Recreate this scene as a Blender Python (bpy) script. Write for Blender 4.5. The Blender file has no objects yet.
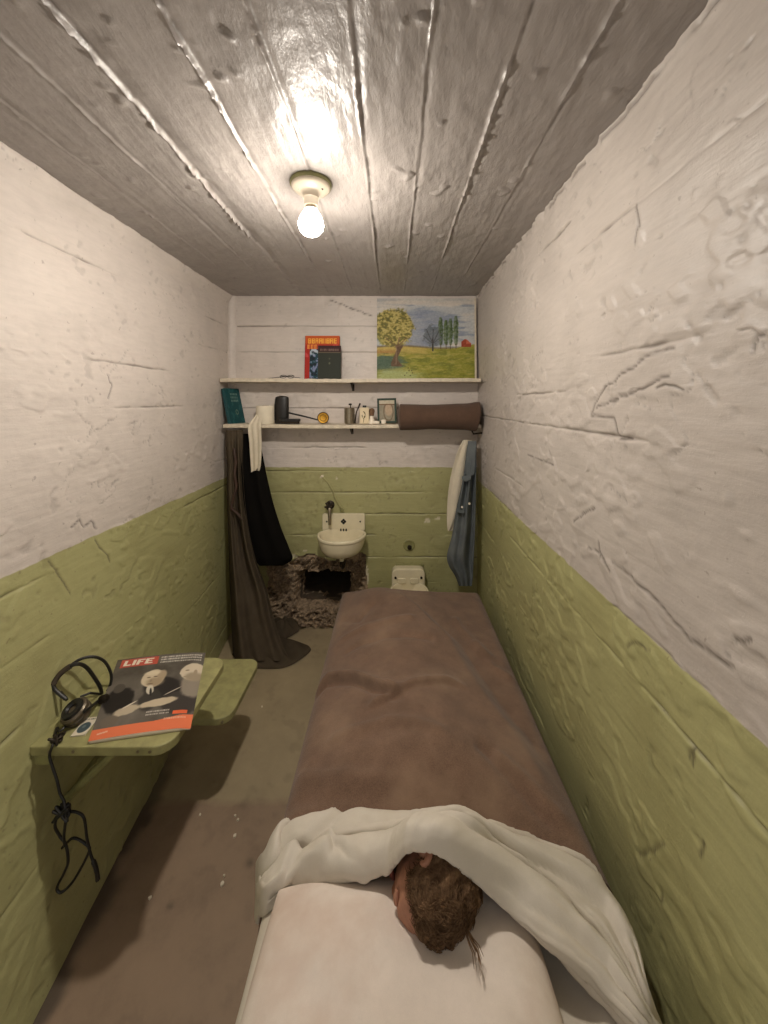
import bpy, math, random
import numpy as np
from mathutils import Vector, Matrix

# ------------------------------------------------------------------ camera
# metres; z = 0 floor, camera stands at x = y = 0 and looks along +y with a lowered view (lens shift)
F, CX, CY, CZ = 385.0, 393.0, 402.0, 1.375
sc = bpy.context.scene
col = sc.collection
cam_d = bpy.data.cameras.new('camera'); cam = bpy.data.objects.new('camera', cam_d); col.objects.link(cam)
cam.location = (0, 0, CZ); cam.rotation_euler = (math.pi/2, 0, 0)
cam_d.sensor_fit = 'HORIZONTAL'; cam_d.sensor_width = 36.0; cam_d.lens = 36.0*F/768
cam_d.shift_x = -(CX-384)/768; cam_d.shift_y = -(512-CY)/768
cam_d.clip_start = 0.02
sc.camera = cam
# ------------------------------------------------------------------ light
w = bpy.data.worlds.new('corridor_light'); sc.world = w; w.use_nodes = True
w.node_tree.nodes['Background'].inputs[0].default_value = (1.0, 0.94, 0.90, 1)
w.node_tree.nodes['Background'].inputs[1].default_value = 0.32
BULB = 400.0
vs = sc.view_settings
vs.view_transform = 'Standard'; vs.look = 'None'; vs.gamma = 1; vs.use_curve_mapping = False
vs.exposure = 1.0

rng = np.random.default_rng(7)
random.seed(7)

# ------------------------------------------------------------------ helpers
XL, XR, YB, YF, ZT = -0.99, 0.51, 2.322, -0.42, 2.015

def D(px, py, Y):                # point seen at a pixel, at distance Y
    return np.array([(px-CX)*Y/F, Y, CZ-(py-CY)*Y/F])
def U(px, py, z):                # point seen at a pixel, at height z
    return D(px, py, (CZ-z)*F/(py-CY))

def lin(c):
    c = np.asarray(c, float)/255.0
    return np.where(c <= 0.04045, c/12.92, ((c+0.055)/1.055)**2.4)

def hash2(ix, iy, seed):
    h = (ix*374761393 + iy*668265263 + seed*974634777) & 0x7fffffff
    h = ((h ^ (h >> 13))*1274126177) & 0x7fffffff
    return ((h ^ (h >> 16)) & 0xffff)/65535.0
def vn(x, y, seed=0):
    x = np.asarray(x, float); y = np.asarray(y, float)
    x, y = np.broadcast_arrays(x, y)
    x, y = x*.857-y*.515, x*.515+y*.857
    ix = np.floor(x).astype(np.int64); iy = np.floor(y).astype(np.int64)
    fx = x-ix; fy = y-iy
    fx = fx*fx*fx*(fx*(fx*6-15)+10); fy = fy*fy*fy*(fy*(fy*6-15)+10)
    a = hash2(ix, iy, seed); b = hash2(ix+1, iy, seed); c = hash2(ix, iy+1, seed); d = hash2(ix+1, iy+1, seed)
    return (a+(b-a)*fx)*(1-fy)+(c+(d-c)*fx)*fy
def fbm(x, y, seed=0, o=4):
    s = 0; a = 0.5; f = 1.0
    for k in range(o):
        s = s+a*(vn(x*f, y*f, seed+k*17)*2-1); a *= 0.5; f *= 2.03
    return s
def smooth(e0, e1, x):
    t = np.clip((x-e0)/(e1-e0), 0, 1); return t*t*(3-2*t)
def polydist(X, Y, pts):
    d = np.full(np.shape(X), 1e9)
    for (x0, y0), (x1, y1) in zip(pts[:-1], pts[1:]):
        dx, dy = x1-x0, y1-y0; L = dx*dx+dy*dy+1e-12
        t = np.clip(((X-x0)*dx+(Y-y0)*dy)/L, 0, 1)
        d = np.minimum(d, np.hypot(X-x0-t*dx, Y-y0-t*dy))
    return d
def cr(P, m):                    # Catmull-Rom resample along axis 0
    P = np.asarray(P, float); n = len(P)
    t = np.linspace(0, n-1, m); i = np.minimum(t.astype(int), n-2); f = (t-i)
    f = f.reshape((-1,)+(1,)*(P.ndim-1))
    g = lambda k: P[np.clip(k, 0, n-1)]
    p0, p1, p2, p3 = g(i-1), g(i), g(i+1), g(i+2)
    return 0.5*(2*p1+(p2-p0)*f+(2*p0-5*p1+4*p2-p3)*f*f+(3*p1-p0-3*p2+p3)*f**3)

def raw_mesh(name, V, Fq, mat=None, parent=None, shade=True, tris=False):
    V = np.asarray(V, np.float32).reshape(-1, 3); Fq = np.asarray(Fq, np.int32)
    k = Fq.shape[1]
    me = bpy.data.meshes.new(name)
    me.vertices.add(len(V)); me.vertices.foreach_set('co', V.ravel())
    me.loops.add(Fq.size); me.loops.foreach_set('vertex_index', Fq.ravel())
    me.polygons.add(len(Fq)); me.polygons.foreach_set('loop_start', np.arange(0, Fq.size, k, dtype=np.int32))
    me.polygons.foreach_set('use_smooth', np.full(len(Fq), bool(shade)))
    me.update(calc_edges=True)
    return link(name, me, mat, parent)
def link(name, me, mat=None, parent=None):
    o = bpy.data.objects.new(name, me); col.objects.link(o)
    if mat is not None: me.materials.clear(); me.materials.append(mat)
    if parent is not None: o.parent = parent
    return o
def grid(name, P, mat=None, parent=None, cu=False, cv=False, shade=True, mask=None, flip=False, caps=False):
    P = np.asarray(P); nu, nv = P.shape[:2]
    I = np.arange(nu*nv).reshape(nu, nv)
    A = np.vstack([I, I[:1]]) if cu else I
    if cv: A = np.hstack([A, A[:, :1]])
    q = np.stack([A[:-1, :-1], A[1:, :-1], A[1:, 1:], A[:-1, 1:]], -1)
    q = q[mask] if mask is not None else q.reshape(-1, 4)
    if flip: q = q[:, ::-1]
    V = P.reshape(-1, 3)
    o = raw_mesh(name, V, q, mat, parent, shade)
    return o
def attr(o, name, vals):
    a = o.data.attributes.new(name, 'FLOAT', 'POINT'); a.data.foreach_set('value', np.asarray(vals, np.float32).ravel())
def colattr(o, name, rgb):
    n = len(o.data.vertices); c = np.ones((n, 4), np.float32); c[:, :3] = np.asarray(rgb).reshape(n, 3)
    a = o.data.attributes.new(name, 'FLOAT_COLOR', 'POINT'); a.data.foreach_set('color', c.ravel())

class MB:                        # collects shapes into ONE mesh
    def __init__(s): s.v = []; s.f = []
    def add(s, V, Fs):
        b = len(s.v); s.v += [tuple(map(float, p)) for p in V]; s.f += [tuple(int(i)+b for i in f) for f in Fs]; return s
    def box(s, lo, hi, rot=None):
        x0, y0, z0 = lo; x1, y1, z1 = hi
        V = [(x0,y0,z0),(x1,y0,z0),(x1,y1,z0),(x0,y1,z0),(x0,y0,z1),(x1,y0,z1),(x1,y1,z1),(x0,y1,z1)]
        if rot is not None: V = [tuple(rot @ Vector(p)) for p in V]
        return s.add(V, [(0,3,2,1),(4,5,6,7),(0,1,5,4),(1,2,6,5),(2,3,7,6),(3,0,4,7)])
    def tube(s, pts, r, n=8, caps=True):
        pts = [np.asarray(p, float) for p in pts]; m = len(pts)
        rr = r if hasattr(r, '__len__') else [r]*m
        V = []; up = None
        for i, p in enumerate(pts):
            t = pts[min(i+1, m-1)]-pts[max(i-1, 0)]; t = t/(np.linalg.norm(t)+1e-12)
            if up is None:
                a = np.array([0, 0, 1.0]) if abs(t[2]) < 0.9 else np.array([1.0, 0, 0])
                up = np.cross(t, a)
            up = up-t*np.dot(up, t); up /= np.linalg.norm(up)+1e-12; sd = np.cross(t, up)
            for k in range(n):
                th = 2*math.pi*k/n; V.append(p+rr[i]*(math.cos(th)*up+math.sin(th)*sd))
        Fs = [(i*n+k, i*n+(k+1) % n, (i+1)*n+(k+1) % n, (i+1)*n+k) for i in range(m-1) for k in range(n)]
        if caps: Fs += [tuple(range(n))[::-1], tuple((m-1)*n+k for k in range(n))]
        return s.add(V, Fs)
    def lathe(s, prof, c=(0, 0, 0), axis='z', n=32, sx=1, sy=1):
        V = []
        for r, h in prof:
            for k in range(n):
                th = 2*math.pi*k/n; a, b = r*math.cos(th)*sx, r*math.sin(th)*sy
                p = {'z': (a, b, h), 'y': (a, h, b), 'x': (h, a, b)}[axis]
                V.append((p[0]+c[0], p[1]+c[1], p[2]+c[2]))
        m = len(prof)
        Fs = [(i*n+k, i*n+(k+1) % n, (i+1)*n+(k+1) % n, (i+1)*n+k) for i in range(m-1) for k in range(n)]
        Fs += [tuple(range(n))[::-1], tuple((m-1)*n+k for k in range(n))]
        return s.add(V, Fs)
    def prism(s, outline, lo, hi, ax='z'):
        n = len(outline)
        mk = {'z': lambda a, b, h: (a, b, h), 'y': lambda a, b, h: (a, h, b), 'x': lambda a, b, h: (h, a, b)}[ax]
        V = [mk(a, b, lo) for a, b in outline]+[mk(a, b, hi) for a, b in outline]
        return s.add(V, [tuple(range(n))[::-1], tuple(range(n, 2*n))]+[(i, (i+1) % n, n+(i+1) % n, n+i) for i in range(n)])
    def build(s, name, mat, parent=None, shade=False, bevel=0, xf=None, seg=2, angle=40):
        me = bpy.data.meshes.new(name)
        V = s.v if xf is None else [tuple(xf @ Vector(p)) for p in s.v]
        me.from_pydata(V, [], s.f); me.validate()
        import bmesh
        b = bmesh.new(); b.from_mesh(me); bmesh.ops.recalc_face_normals(b, faces=b.faces[:]); b.to_mesh(me); b.free()
        if shade:
            me.polygons.foreach_set('use_smooth', [True]*len(me.polygons))
            me.set_sharp_from_angle(angle=math.radians(angle))
        o = link(name, me, mat, parent)
        if bevel:
            m = o.modifiers.new('bevel', 'BEVEL'); m.width = bevel; m.segments = seg; m.limit_method = 'ANGLE'
        return o

def rounded(x0, y0, x1, y1, r, n=6, corners=(1, 1, 1, 1)):   # ccw from (x0,y0)
    out = []
    for (cx, cy, a0, on) in ((x0, y0, 180, corners[0]), (x1, y0, 270, corners[1]), (x1, y1, 0, corners[2]), (x0, y1, 90, corners[3])):
        if not on: out.append((cx, cy)); continue
        qx = cx+r if cx == x0 else cx-r; qy = cy+r if cy == y0 else cy-r
        for k in range(n+1):
            a = math.radians(a0+90*k/n); out.append((qx+r*math.cos(a), qy+r*math.sin(a)))
    return out

def thing(name, label, cat, loc=(0, 0, 0), group=None):
    o = bpy.data.objects.new(name, None); col.objects.link(o); o.location = loc; o.empty_display_size = 0.05
    return tag(o, label, cat, group)
def tag(o, label, cat, group=None):
    o['label'] = label; o['category'] = cat
    if group: o['group'] = group
    return o
def root_at(name, label, cat, loc, group=None):
    """Empty at a thing's base; parts are built in world coordinates and re-based by adopt()."""
    return thing(name, label, cat, loc, group)
def adopt(root):
    for ch in root.children:
        ch.matrix_parent_inverse = Matrix.Translation(-root.location)
def structure(o): o['kind'] = 'structure'; return o

# ------------------------------------------------------------------ materials
def nt(name):
    m = bpy.data.materials.new(name); m.use_nodes = True
    return m, m.node_tree, m.node_tree.nodes['Principled BSDF']
def mk(t, typ, **kw):
    n = t.nodes.new(typ)
    for k, v in kw.items(): setattr(n, k, v)
    return n
def noise(t, scale, detail=4, rough=0.55, vec=None, stretch=None):
    n = mk(t, 'ShaderNodeTexNoise'); n.inputs['Scale'].default_value = scale
    n.inputs['Detail'].default_value = detail; n.inputs['Roughness'].default_value = rough
    if vec is not None:
        if stretch is not None:
            mp = mk(t, 'ShaderNodeMapping'); mp.inputs['Scale'].default_value = stretch
            t.links.new(vec, mp.inputs['Vector']); vec = mp.outputs['Vector']
        t.links.new(vec, n.inputs['Vector'])
    return n
def ramp(t, src, stops):
    r = mk(t, 'ShaderNodeValToRGB'); e = r.color_ramp.elements
    while len(e) < len(stops): e.new(0.5)
    for el, (p, c) in zip(e, stops): el.position = p; el.color = tuple(c)+(1,) if len(c) == 3 else c
    t.links.new(src, r.inputs['Fac']); return r
def mixc(t, fac, a, b, blend='MIX'):
    m = mk(t, 'ShaderNodeMix', data_type='RGBA', blend_type=blend)
    for s, v in ((0, fac), (6, a), (7, b)):
        if isinstance(v, (int, float)): m.inputs[s].default_value = v
        elif isinstance(v, (tuple, list, np.ndarray)): m.inputs[s].default_value = tuple(v)[:3]+(1,)
        else: t.links.new(v, m.inputs[s])
    return m.outputs[2]
def bump(t, p, src, strength, dist=0.01, prev=None):
    b = mk(t, 'ShaderNodeBump'); b.inputs['Strength'].default_value = strength; b.inputs['Distance'].default_value = dist
    t.links.new(src, b.inputs['Height'])
    if prev is not None: t.links.new(prev.outputs[0], b.inputs['Normal'])
    t.links.new(b.outputs[0], p.inputs['Normal']); return b

def simple(name, rgb, rough=0.5, var=0.12, nscale=30, bmp=0.0, bscale=120, metal=0.0, spec=0.5, coat=0, bd=0.003):
    m, t, p = nt(name); pos = mk(t, 'ShaderNodeNewGeometry').outputs['Position']
    c = lin(rgb); n = noise(t, nscale, 4, 0.6, pos)
    r = ramp(t, n.outputs['Fac'], [(0.3, tuple(c*(1-var))), (0.7, tuple(np.minimum(c*(1+var), 1)))])
    t.links.new(r.outputs[0], p.inputs['Base Color'])
    p.inputs['Roughness'].default_value = rough; p.inputs['Metallic'].default_value = metal
    p.inputs['Specular IOR Level'].default_value = spec
    if coat: p.inputs['Coat Weight'].default_value = coat
    if bmp: bump(t, p, noise(t, bscale, 5, 0.6, pos).outputs['Fac'], bmp, bd)
    return m
def fabric(name, rgb, var=0.15, wear=None, weave=900, fuzz=0.3, bmp=0.4, nscale=14, sheen=0.0):
    m, t, p = nt(name); pos = mk(t, 'ShaderNodeNewGeometry').outputs['Position']
    c = lin(rgb)
    n1 = noise(t, nscale, 6, 0.65, pos); r = ramp(t, n1.outputs['Fac'], [(0.3, tuple(c*(1-var))), (0.7, tuple(np.minimum(c*(1+var), 1)))])
    n2 = noise(t, weave*0.35, 3, 0.7, pos); r2 = ramp(t, n2.outputs['Fac'], [(0.3, (1-fuzz,)*3), (0.7, (1+0*fuzz,)*3)])
    out = mixc(t, 1.0, r.outputs[0], r2.outputs[0], 'MULTIPLY')
    if wear is not None:
        n3 = noise(t, 5, 5, 0.6, pos); r3 = ramp(t, n3.outputs['Fac'], [(0.5, (0, 0, 0)), (0.75, (1, 1, 1))])
        out = mixc(t, r3.outputs[0], out, tuple(lin(wear)))
    t.links.new(out, p.inputs['Base Color'])
    p.inputs['Roughness'].default_value = 0.95; p.inputs['Specular IOR Level'].default_value = 0.1
    if sheen: p.inputs['Sheen Weight'].default_value = sheen; p.inputs['Sheen Roughness'].default_value = 0.6
    b = bump(t, p, n2.outputs['Fac'], bmp, 0.002)
    return m
def vcol(name, rough=0.5, spec=0.4, coat=0.0):
    m, t, p = nt(name); a = mk(t, 'ShaderNodeVertexColor', layer_name='print')
    t.links.new(a.outputs['Color'], p.inputs['Base Color']); p.inputs['Roughness'].default_value = rough
    p.inputs['Specular IOR Level'].default_value = spec; p.inputs['Coat Weight'].default_value = coat
    n = noise(t, 300, 2, 0.5); bump(t, p, n.outputs['Fac'], 0.08, 0.002)
    return m

WHITE, GREEN = (208, 198, 189), (170, 167, 118)
def wall_paint(name, zline, grain_axis, tone=1.0):
    """white over green oil paint on board-marked concrete; the paint line lies at height zline"""
    m, t, p = nt(name); geo = mk(t, 'ShaderNodeNewGeometry'); pos = geo.outputs['Position']
    sep = mk(t, 'ShaderNodeSeparateXYZ'); t.links.new(pos, sep.inputs[0])
    wob = noise(t, 9, 4, 0.6, pos)
    ma = mk(t, 'ShaderNodeMath', operation='MULTIPLY_ADD'); t.links.new(wob.outputs['Fac'], ma.inputs[0]); ma.inputs[1].default_value = 0.016; t.links.new(sep.outputs['Z'], ma.inputs[2])
    mr = mk(t, 'ShaderNodeMapRange'); t.links.new(ma.outputs[0], mr.inputs[0])
    mr.inputs[1].default_value = zline+0.0065; mr.inputs[2].default_value = zline+0.0095
    stre = (6, 1, 6) if grain_axis == 'y' else (1, 6, 6)
    gr = noise(t, 14, 6, 0.65, pos, stre)
    blot = noise(t, 4.5, 6, 0.62, pos)
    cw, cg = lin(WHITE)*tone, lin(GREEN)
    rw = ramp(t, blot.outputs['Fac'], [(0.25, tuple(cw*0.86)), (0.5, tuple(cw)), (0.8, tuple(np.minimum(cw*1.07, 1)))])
    rg = ramp(t, blot.outputs['Fac'], [(0.25, tuple(cg*np.array([0.86, 0.84, 0.82]))), (0.5, tuple(cg)), (0.8, tuple(cg*np.array([1.1, 1.1, 1.12])))])
    base = mixc(t, mr.outputs[0], rg.outputs[0], rw.outputs[0])
    # pale scuffs and dirt flecks
    fl = noise(t, 55, 3, 0.5, pos); rf = ramp(t, fl.outputs['Fac'], [(0.70, (0, 0, 0)), (0.74, (1, 1, 1))])
    base = mixc(t, rf.outputs[0], base, mixc(t, 0.35, base, (0.12, 0.08, 0.05)))
    gd = ramp(t, gr.outputs['Fac'], [(0.3, (0.9, 0.9, 0.9)), (0.6, (1, 1, 1))])
    base = mixc(t, 0.8, base, gd.outputs[0], 'MULTIPLY')
    at = mk(t, 'ShaderNodeAttribute', attribute_name='dirt')
    base = mixc(t, at.outputs['Fac'], base, (0.05, 0.035, 0.025))
    at2 = mk(t, 'ShaderNodeAttribute', attribute_name='chip')
    base = mixc(t, at2.outputs['Fac'], base, tuple(lin((214, 206, 178))))
    t.links.new(base, p.inputs['Base Color'])
    rr = ramp(t, blot.outputs['Fac'], [(0.3, (0.36,)*3), (0.7, (0.52,)*3)]); t.links.new(rr.outputs[0], p.inputs['Roughness'])
    p.inputs['Specular IOR Level'].default_value = 0.45
    b1 = bump(t, p, gr.outputs['Fac'], 0.22, 0.006)
    fine = noise(t, 160, 4, 0.6, pos); b2 = bump(t, p, fine.outputs['Fac'], 0.18, 0.003, b1)
    fk = noise(t, 26, 8, 0.7, pos); rk = ramp(t, fk.outputs['Fac'], [(0.57, (0, 0, 0)), (0.60, (1, 1, 1))]); bump(t, p, rk.outputs[0], 0.2, 0.0025, b2)
    return m
def ceiling_paint():
    m, t, p = nt('ceiling_paint'); pos = mk(t, 'ShaderNodeNewGeometry').outputs['Position']
    n = noise(t, 6, 6, 0.65, pos); c = lin((152, 145, 140))
    r = ramp(t, n.outputs['Fac'], [(0.3, tuple(c*0.88)), (0.7, tuple(c*1.06))])
    at = mk(t, 'ShaderNodeAttribute', attribute_name='dirt')
    out = mixc(t, at.outputs['Fac'], r.outputs[0], (0.06, 0.045, 0.035))
    t.links.new(out, p.inputs['Base Color']); p.inputs['Roughness'].default_value = 0.4
    g = noise(t, 22, 5, 0.6, pos, (3.2, 1, 3)); b1 = bump(t, p, g.outputs['Fac'], 0.28, 0.008)
    f = noise(t, 120, 3, 0.6, pos, (1, 0.6, 1)); bump(t, p, f.outputs['Fac'], 0.3, 0.003, b1)
    return m
def floor_paint():
    m, t, p = nt('floor_concrete'); pos = mk(t, 'ShaderNodeNewGeometry').outputs['Position']
    sep = mk(t, 'ShaderNodeSeparateXYZ'); t.links.new(pos, sep.inputs[0])
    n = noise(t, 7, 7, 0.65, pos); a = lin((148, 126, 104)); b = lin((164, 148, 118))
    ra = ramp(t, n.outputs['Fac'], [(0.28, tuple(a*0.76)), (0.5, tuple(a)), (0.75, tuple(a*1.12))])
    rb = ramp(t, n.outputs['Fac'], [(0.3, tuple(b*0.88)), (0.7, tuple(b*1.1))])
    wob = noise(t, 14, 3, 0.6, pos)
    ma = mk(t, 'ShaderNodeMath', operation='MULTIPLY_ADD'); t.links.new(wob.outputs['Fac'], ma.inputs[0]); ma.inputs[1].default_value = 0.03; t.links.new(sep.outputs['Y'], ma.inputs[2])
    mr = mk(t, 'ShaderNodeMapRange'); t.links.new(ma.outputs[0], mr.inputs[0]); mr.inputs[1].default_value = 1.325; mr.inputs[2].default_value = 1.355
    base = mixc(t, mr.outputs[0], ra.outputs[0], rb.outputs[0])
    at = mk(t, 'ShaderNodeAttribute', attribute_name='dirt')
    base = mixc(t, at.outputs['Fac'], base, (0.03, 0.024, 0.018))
    t.links.new(base, p.inputs['Base Color']); p.inputs['Roughness'].default_value = 0.62
    f = noise(t, 90, 5, 0.65, pos); bump(t, p, f.outputs['Fac'], 0.3, 0.003)
    return m

M = {}
M['wall_left'] = wall_paint('wall_left_paint', CZ-0.446, 'y')
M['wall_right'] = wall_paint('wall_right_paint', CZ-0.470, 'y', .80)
M['wall_back'] = wall_paint('wall_back_paint', CZ-0.393, 'x')
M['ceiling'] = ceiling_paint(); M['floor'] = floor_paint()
M['concrete'] = simple('bare_concrete', (160, 140, 116), 0.95, 0.45, 60, 0.8, 90, spec=0.1, bd=0.01)
M['shelf'] = simple('shelf_paint', (206, 194, 172), 0.5, 0.14, 40, 0.25, 150)
M['green_wood'] = simple('green_table_paint', (152, 148, 100), 0.5, 0.2, 26, 0.2, 140)
M['green_metal'] = simple('green_metal_paint', (140, 138, 90), 0.5, 0.2, 40, 0.2, 140)
M['porcelain'] = simple('porcelain', (226, 216, 186), 0.22, 0.05, 18, coat=0.4)
M['lamp_porcelain'] = simple('lamp_porcelain', (214, 202, 182), 0.35, 0.05, 18)
M['dark_metal'] = simple('dark_metal', (52, 44, 34), 0.5, 0.3, 60, metal=0.6)
M['steel'] = simple('dull_steel', (150, 140, 120), 0.35, 0.2, 60, metal=0.9)
M['brass'] = simple('brass', (206, 156, 56), 0.5, 0.25, 120, metal=0.6)
M['black'] = simple('black_plastic', (26, 24, 21), 0.45, 0.2, 60)
M['void'] = simple('dark_opening', (84, 72, 58), 0.95, 0.3, 20)
M['blanket'] = fabric('brown_wool', (126, 100, 82), 0.2, (136, 112, 92), 1100, 0.42, 0.7, sheen=0.15)
M['roll'] = fabric('brown_wool_roll', (98, 76, 62), 0.12, None, 1100, 0.35, 0.6, sheen=0.1)
M['sheet'] = fabric('white_cotton', (206, 198, 184), 0.05, (196, 184, 166), 1800, 0.06, 0.12)
M['pillow'] = fabric('pillow_cotton', (220, 208, 196), 0.07, (198, 176, 160), 1800, 0.06, 0.12)
M['grey_cloth'] = fabric('grey_brown_cloth', (84, 74, 60), 0.15, None, 1400, 0.2, 0.25)
M['black_cloth'] = fabric('black_cloth', (17, 15, 13), 0.15, None, 1400, 0.2, 0.25)
M['blue_cloth'] = fabric('blue_chambray', (100, 106, 108), 0.14, (116, 120, 120), 1400, 0.25, 0.25)
M['towel'] = fabric('white_towel', (216, 206, 184), 0.06, None, 1200, 0.12, 0.4)
M['paper'] = simple('paper', (222, 212, 190), 0.8, 0.05, 20)
M['teal'] = simple('teal_book_cloth', (26, 72, 76), 0.6, 0.15, 50, 0.2, 400)
M['gilt'] = simple('faded_gilt', (120, 140, 122), 0.5, 0.1, 50)
M['darkgreen'] = simple('dark_green_book_cloth', (38, 42, 32), 0.6, 0.2, 50, 0.2, 400)
M['maroon'] = simple('maroon_band', (58, 22, 22), 0.6, 0.2, 50)
M['greenframe'] = simple('green_frame_paint', (30, 54, 38), 0.6, 0.2, 50)
M['print'] = vcol('printed_paper', 0.55, 0.2)
M['oil'] = vcol('oil_painting', 0.6, 0.2)
M['red'] = simple('red_print', (192, 82, 66), 0.45, 0.08, 50)
M['whiteprint'] = simple('white_print', (232, 222, 204), 0.45, 0.04, 50)

# ------------------------------------------------------------------ the setting
def bsamples(b0, b1, step):
    L = b1-b0; e = [0, .0015, .003, .005, .008, .012]
    n = max(2, int((L-.024)/step)); mid = list(np.linspace(.012, L-.012, n+1))[1:-1]
    return b0+np.array(e+mid+[L-x for x in reversed(e)])
def board_surface(parent, name, amap, a0, a1, astep, seams, bstep, disp, mat, flip, cut=None):
    a = np.linspace(a0, a1, int(round((a1-a0)/astep))+1)
    for b0, b1 in zip(seams[:-1], seams[1:]):
        b = bsamples(b0, b1, bstep)
        A, B = np.meshgrid(a, b, indexing='ij')
        d, dirt, chip = disp(A, B)
        mask = None
        if cut is not None:
            Ac = (A[:-1, :-1]+A[1:, 1:])/2; Bc = (B[:-1, :-1]+B[1:, 1:])/2
            mask = ~cut(Ac, Bc)
        o = grid(name, amap(A, B, d), mat, parent, flip=flip, mask=mask)
        attr(o, 'dirt', dirt); attr(o, 'chip', chip)
def seam_relief(A, B, seams, seed, depth, width, dens, raised=False):
    g = np.zeros(A.shape)
    for i, s in enumerate(seams):
        m = smooth(0.5-dens*0.5, 0.5+0.3-dens*0.5, vn(A*2.2, A*0+i*7.3, seed+i)+0.25*(vn(A*17, A*0+i*3.1, seed+50+i)-0.5))
        off = 0.004*fbm(A*9, A*0+i*5.7, seed+90+i, 3)
        g = g+m*np.exp(-((B-s-off)/width)**2)*(0.5+vn(A*28, A*0+i, seed+i+200))
    return g*depth

def lean(y, z):                  # the left wall creeps inwards towards the floor
    base = np.maximum(-0.796-0.1185*(y-0.851)-XL, 0.0)
    return base*np.clip((0.93-z)/0.93, 0, 1)**1.2
def wl_x(y, z): return XL+float(lean(np.array(y), np.array(z)))

ZL = [0.0]+[0.091+0.158*k for k in range(12)]+[ZT]
def pxl(px, py):                 # pixel -> (y, z) on the left wall's upper part
    Y = XL*F/(px-CX); return (Y, CZ-(py-CY)*Y/F)
def pxr(px, py):
    Y = XR*F/(px-CX); return (Y, CZ-(py-CY)*Y/F)
crL = [[pxl(72, 527), pxl(80, 520), pxl(84, 527), pxl(92, 521), pxl(97, 528)], [pxl(95, 540), pxl(103, 552), pxl(107, 562)],
       [pxl(50, 560), pxl(58, 575), pxl(65, 594)], [pxl(107, 375), pxl(112, 385), pxl(108, 397)]]
crR = [[pxr(592, 414), pxr(606, 387), pxr(637, 365), pxr(652, 354), pxr(674, 347)], [pxr(598, 408), pxr(637, 390), pxr(672, 375)],
       [pxr(592, 414), pxr(615, 418), pxr(619, 437), pxr(631, 440)], [pxr(658, 388), pxr(668, 385), pxr(684, 389)],
       [pxr(752, 350), pxr(758, 338), pxr(768, 330)], [pxr(637, 205), pxr(640, 225), pxr(636, 243)],
       [pxr(640, 856), pxr(650, 851), pxr(662, 846), pxr(664, 842)], [pxr(690, 760), pxr(694, 748), pxr(693, 765)],
       [pxr(628, 646), pxr(636, 642), pxr(650, 651)], [pxr(612, 562), pxr(630, 575), pxr(655, 600), pxr(690, 640), pxr(735, 668)],
       [pxr(528, 455), pxr(554, 465)], [pxr(574, 521), pxr(594, 508)], [pxr(588, 548), pxr(600, 552), pxr(610, 570)],
       [pxr(735, 638), pxr(752, 640)], [pxr(662, 902), pxr(664, 888)], [pxr(598, 540), pxr(600, 556)], [pxr(700, 857), pxr(704, 842)]]
def wall_disp(seams, seed, cracks, dens):
    def f(A, B):
        d = 0.004*fbm(A*2.6, B*3.0, seed, 3)+(0.0006+.0011*smooth(.8, 1.0, B))*fbm(A*14, B*22, seed+5, 4)+0.0009*fbm(A*9, B*80, seed+9, 3)
        peel = smooth(0.56, 0.62, vn(A*6, B*9, seed+31))*smooth(0.45, 0.6, vn(A*26, B*40, seed+33))
        d = d+0.0026*peel
        cn = fbm(A*9, B*13, seed+55, 3); zone = smooth(.56, .68, vn(A*2.3, B*2.6, seed+57))*smooth(.3, .6, vn(A*13, B*13, seed+58))
        ck = np.exp(-((cn-.04)/.010)**2)*zone
        d = d-.0020*ck+.0016*zone*smooth(.04, .07, cn)
        g = seam_relief(A, B, seams, seed+11, 1.0, 0.0042, dens)
        d = d-0.0052*g
        dirt = np.maximum(0.5*np.clip(g-0.25, 0, 1), .38*ck)
        for i, c in enumerate(cracks):
            wob = 0.006*fbm(A*40, B*40, seed+70+i, 2)
            k = np.exp(-((polydist(A+wob, B+wob, c))/0.0030)**2)
            d = d-0.0028*k+0.002*np.exp(-(polydist(A+0.006, B+0.008, c)/0.014)**2); dirt = np.maximum(dirt, 0.72*k)
        pit = smooth(0.80, 0.86, vn(A*45, B*60, seed+41)*0.6+vn(A*12, B*14, seed+42)*0.4)
        d = d-0.0025*pit; dirt = np.maximum(dirt, 0.16*pit)
        return d, dirt, np.zeros(A.shape)
    return f
def slab(name, lo, hi, mat):
    return structure(MB().box(lo, hi).build(name, mat))

# left wall
wl = slab('wall_left', (XL-0.16, YF, -0.05), (XL-0.035, YB+0.72, ZT+0.05), M['wall_left'])
fL = wall_disp(ZL[1:-1], 100, crL, -0.02)
def mapL(A, B, d):
    top = 0.026*smooth(ZT-0.07, ZT, B)*(0.9+0.25*fbm(A*16, B*10, 5, 4))     # plaster fillet under the ceiling
    return np.stack([XL+lean(A, B)+d+top, A, B], -1)
board_surface(wl, 'form_board_face', mapL, YF, YB+0.01, 0.0045, ZL, 0.0052, fL, M['wall_left'], True)
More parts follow.
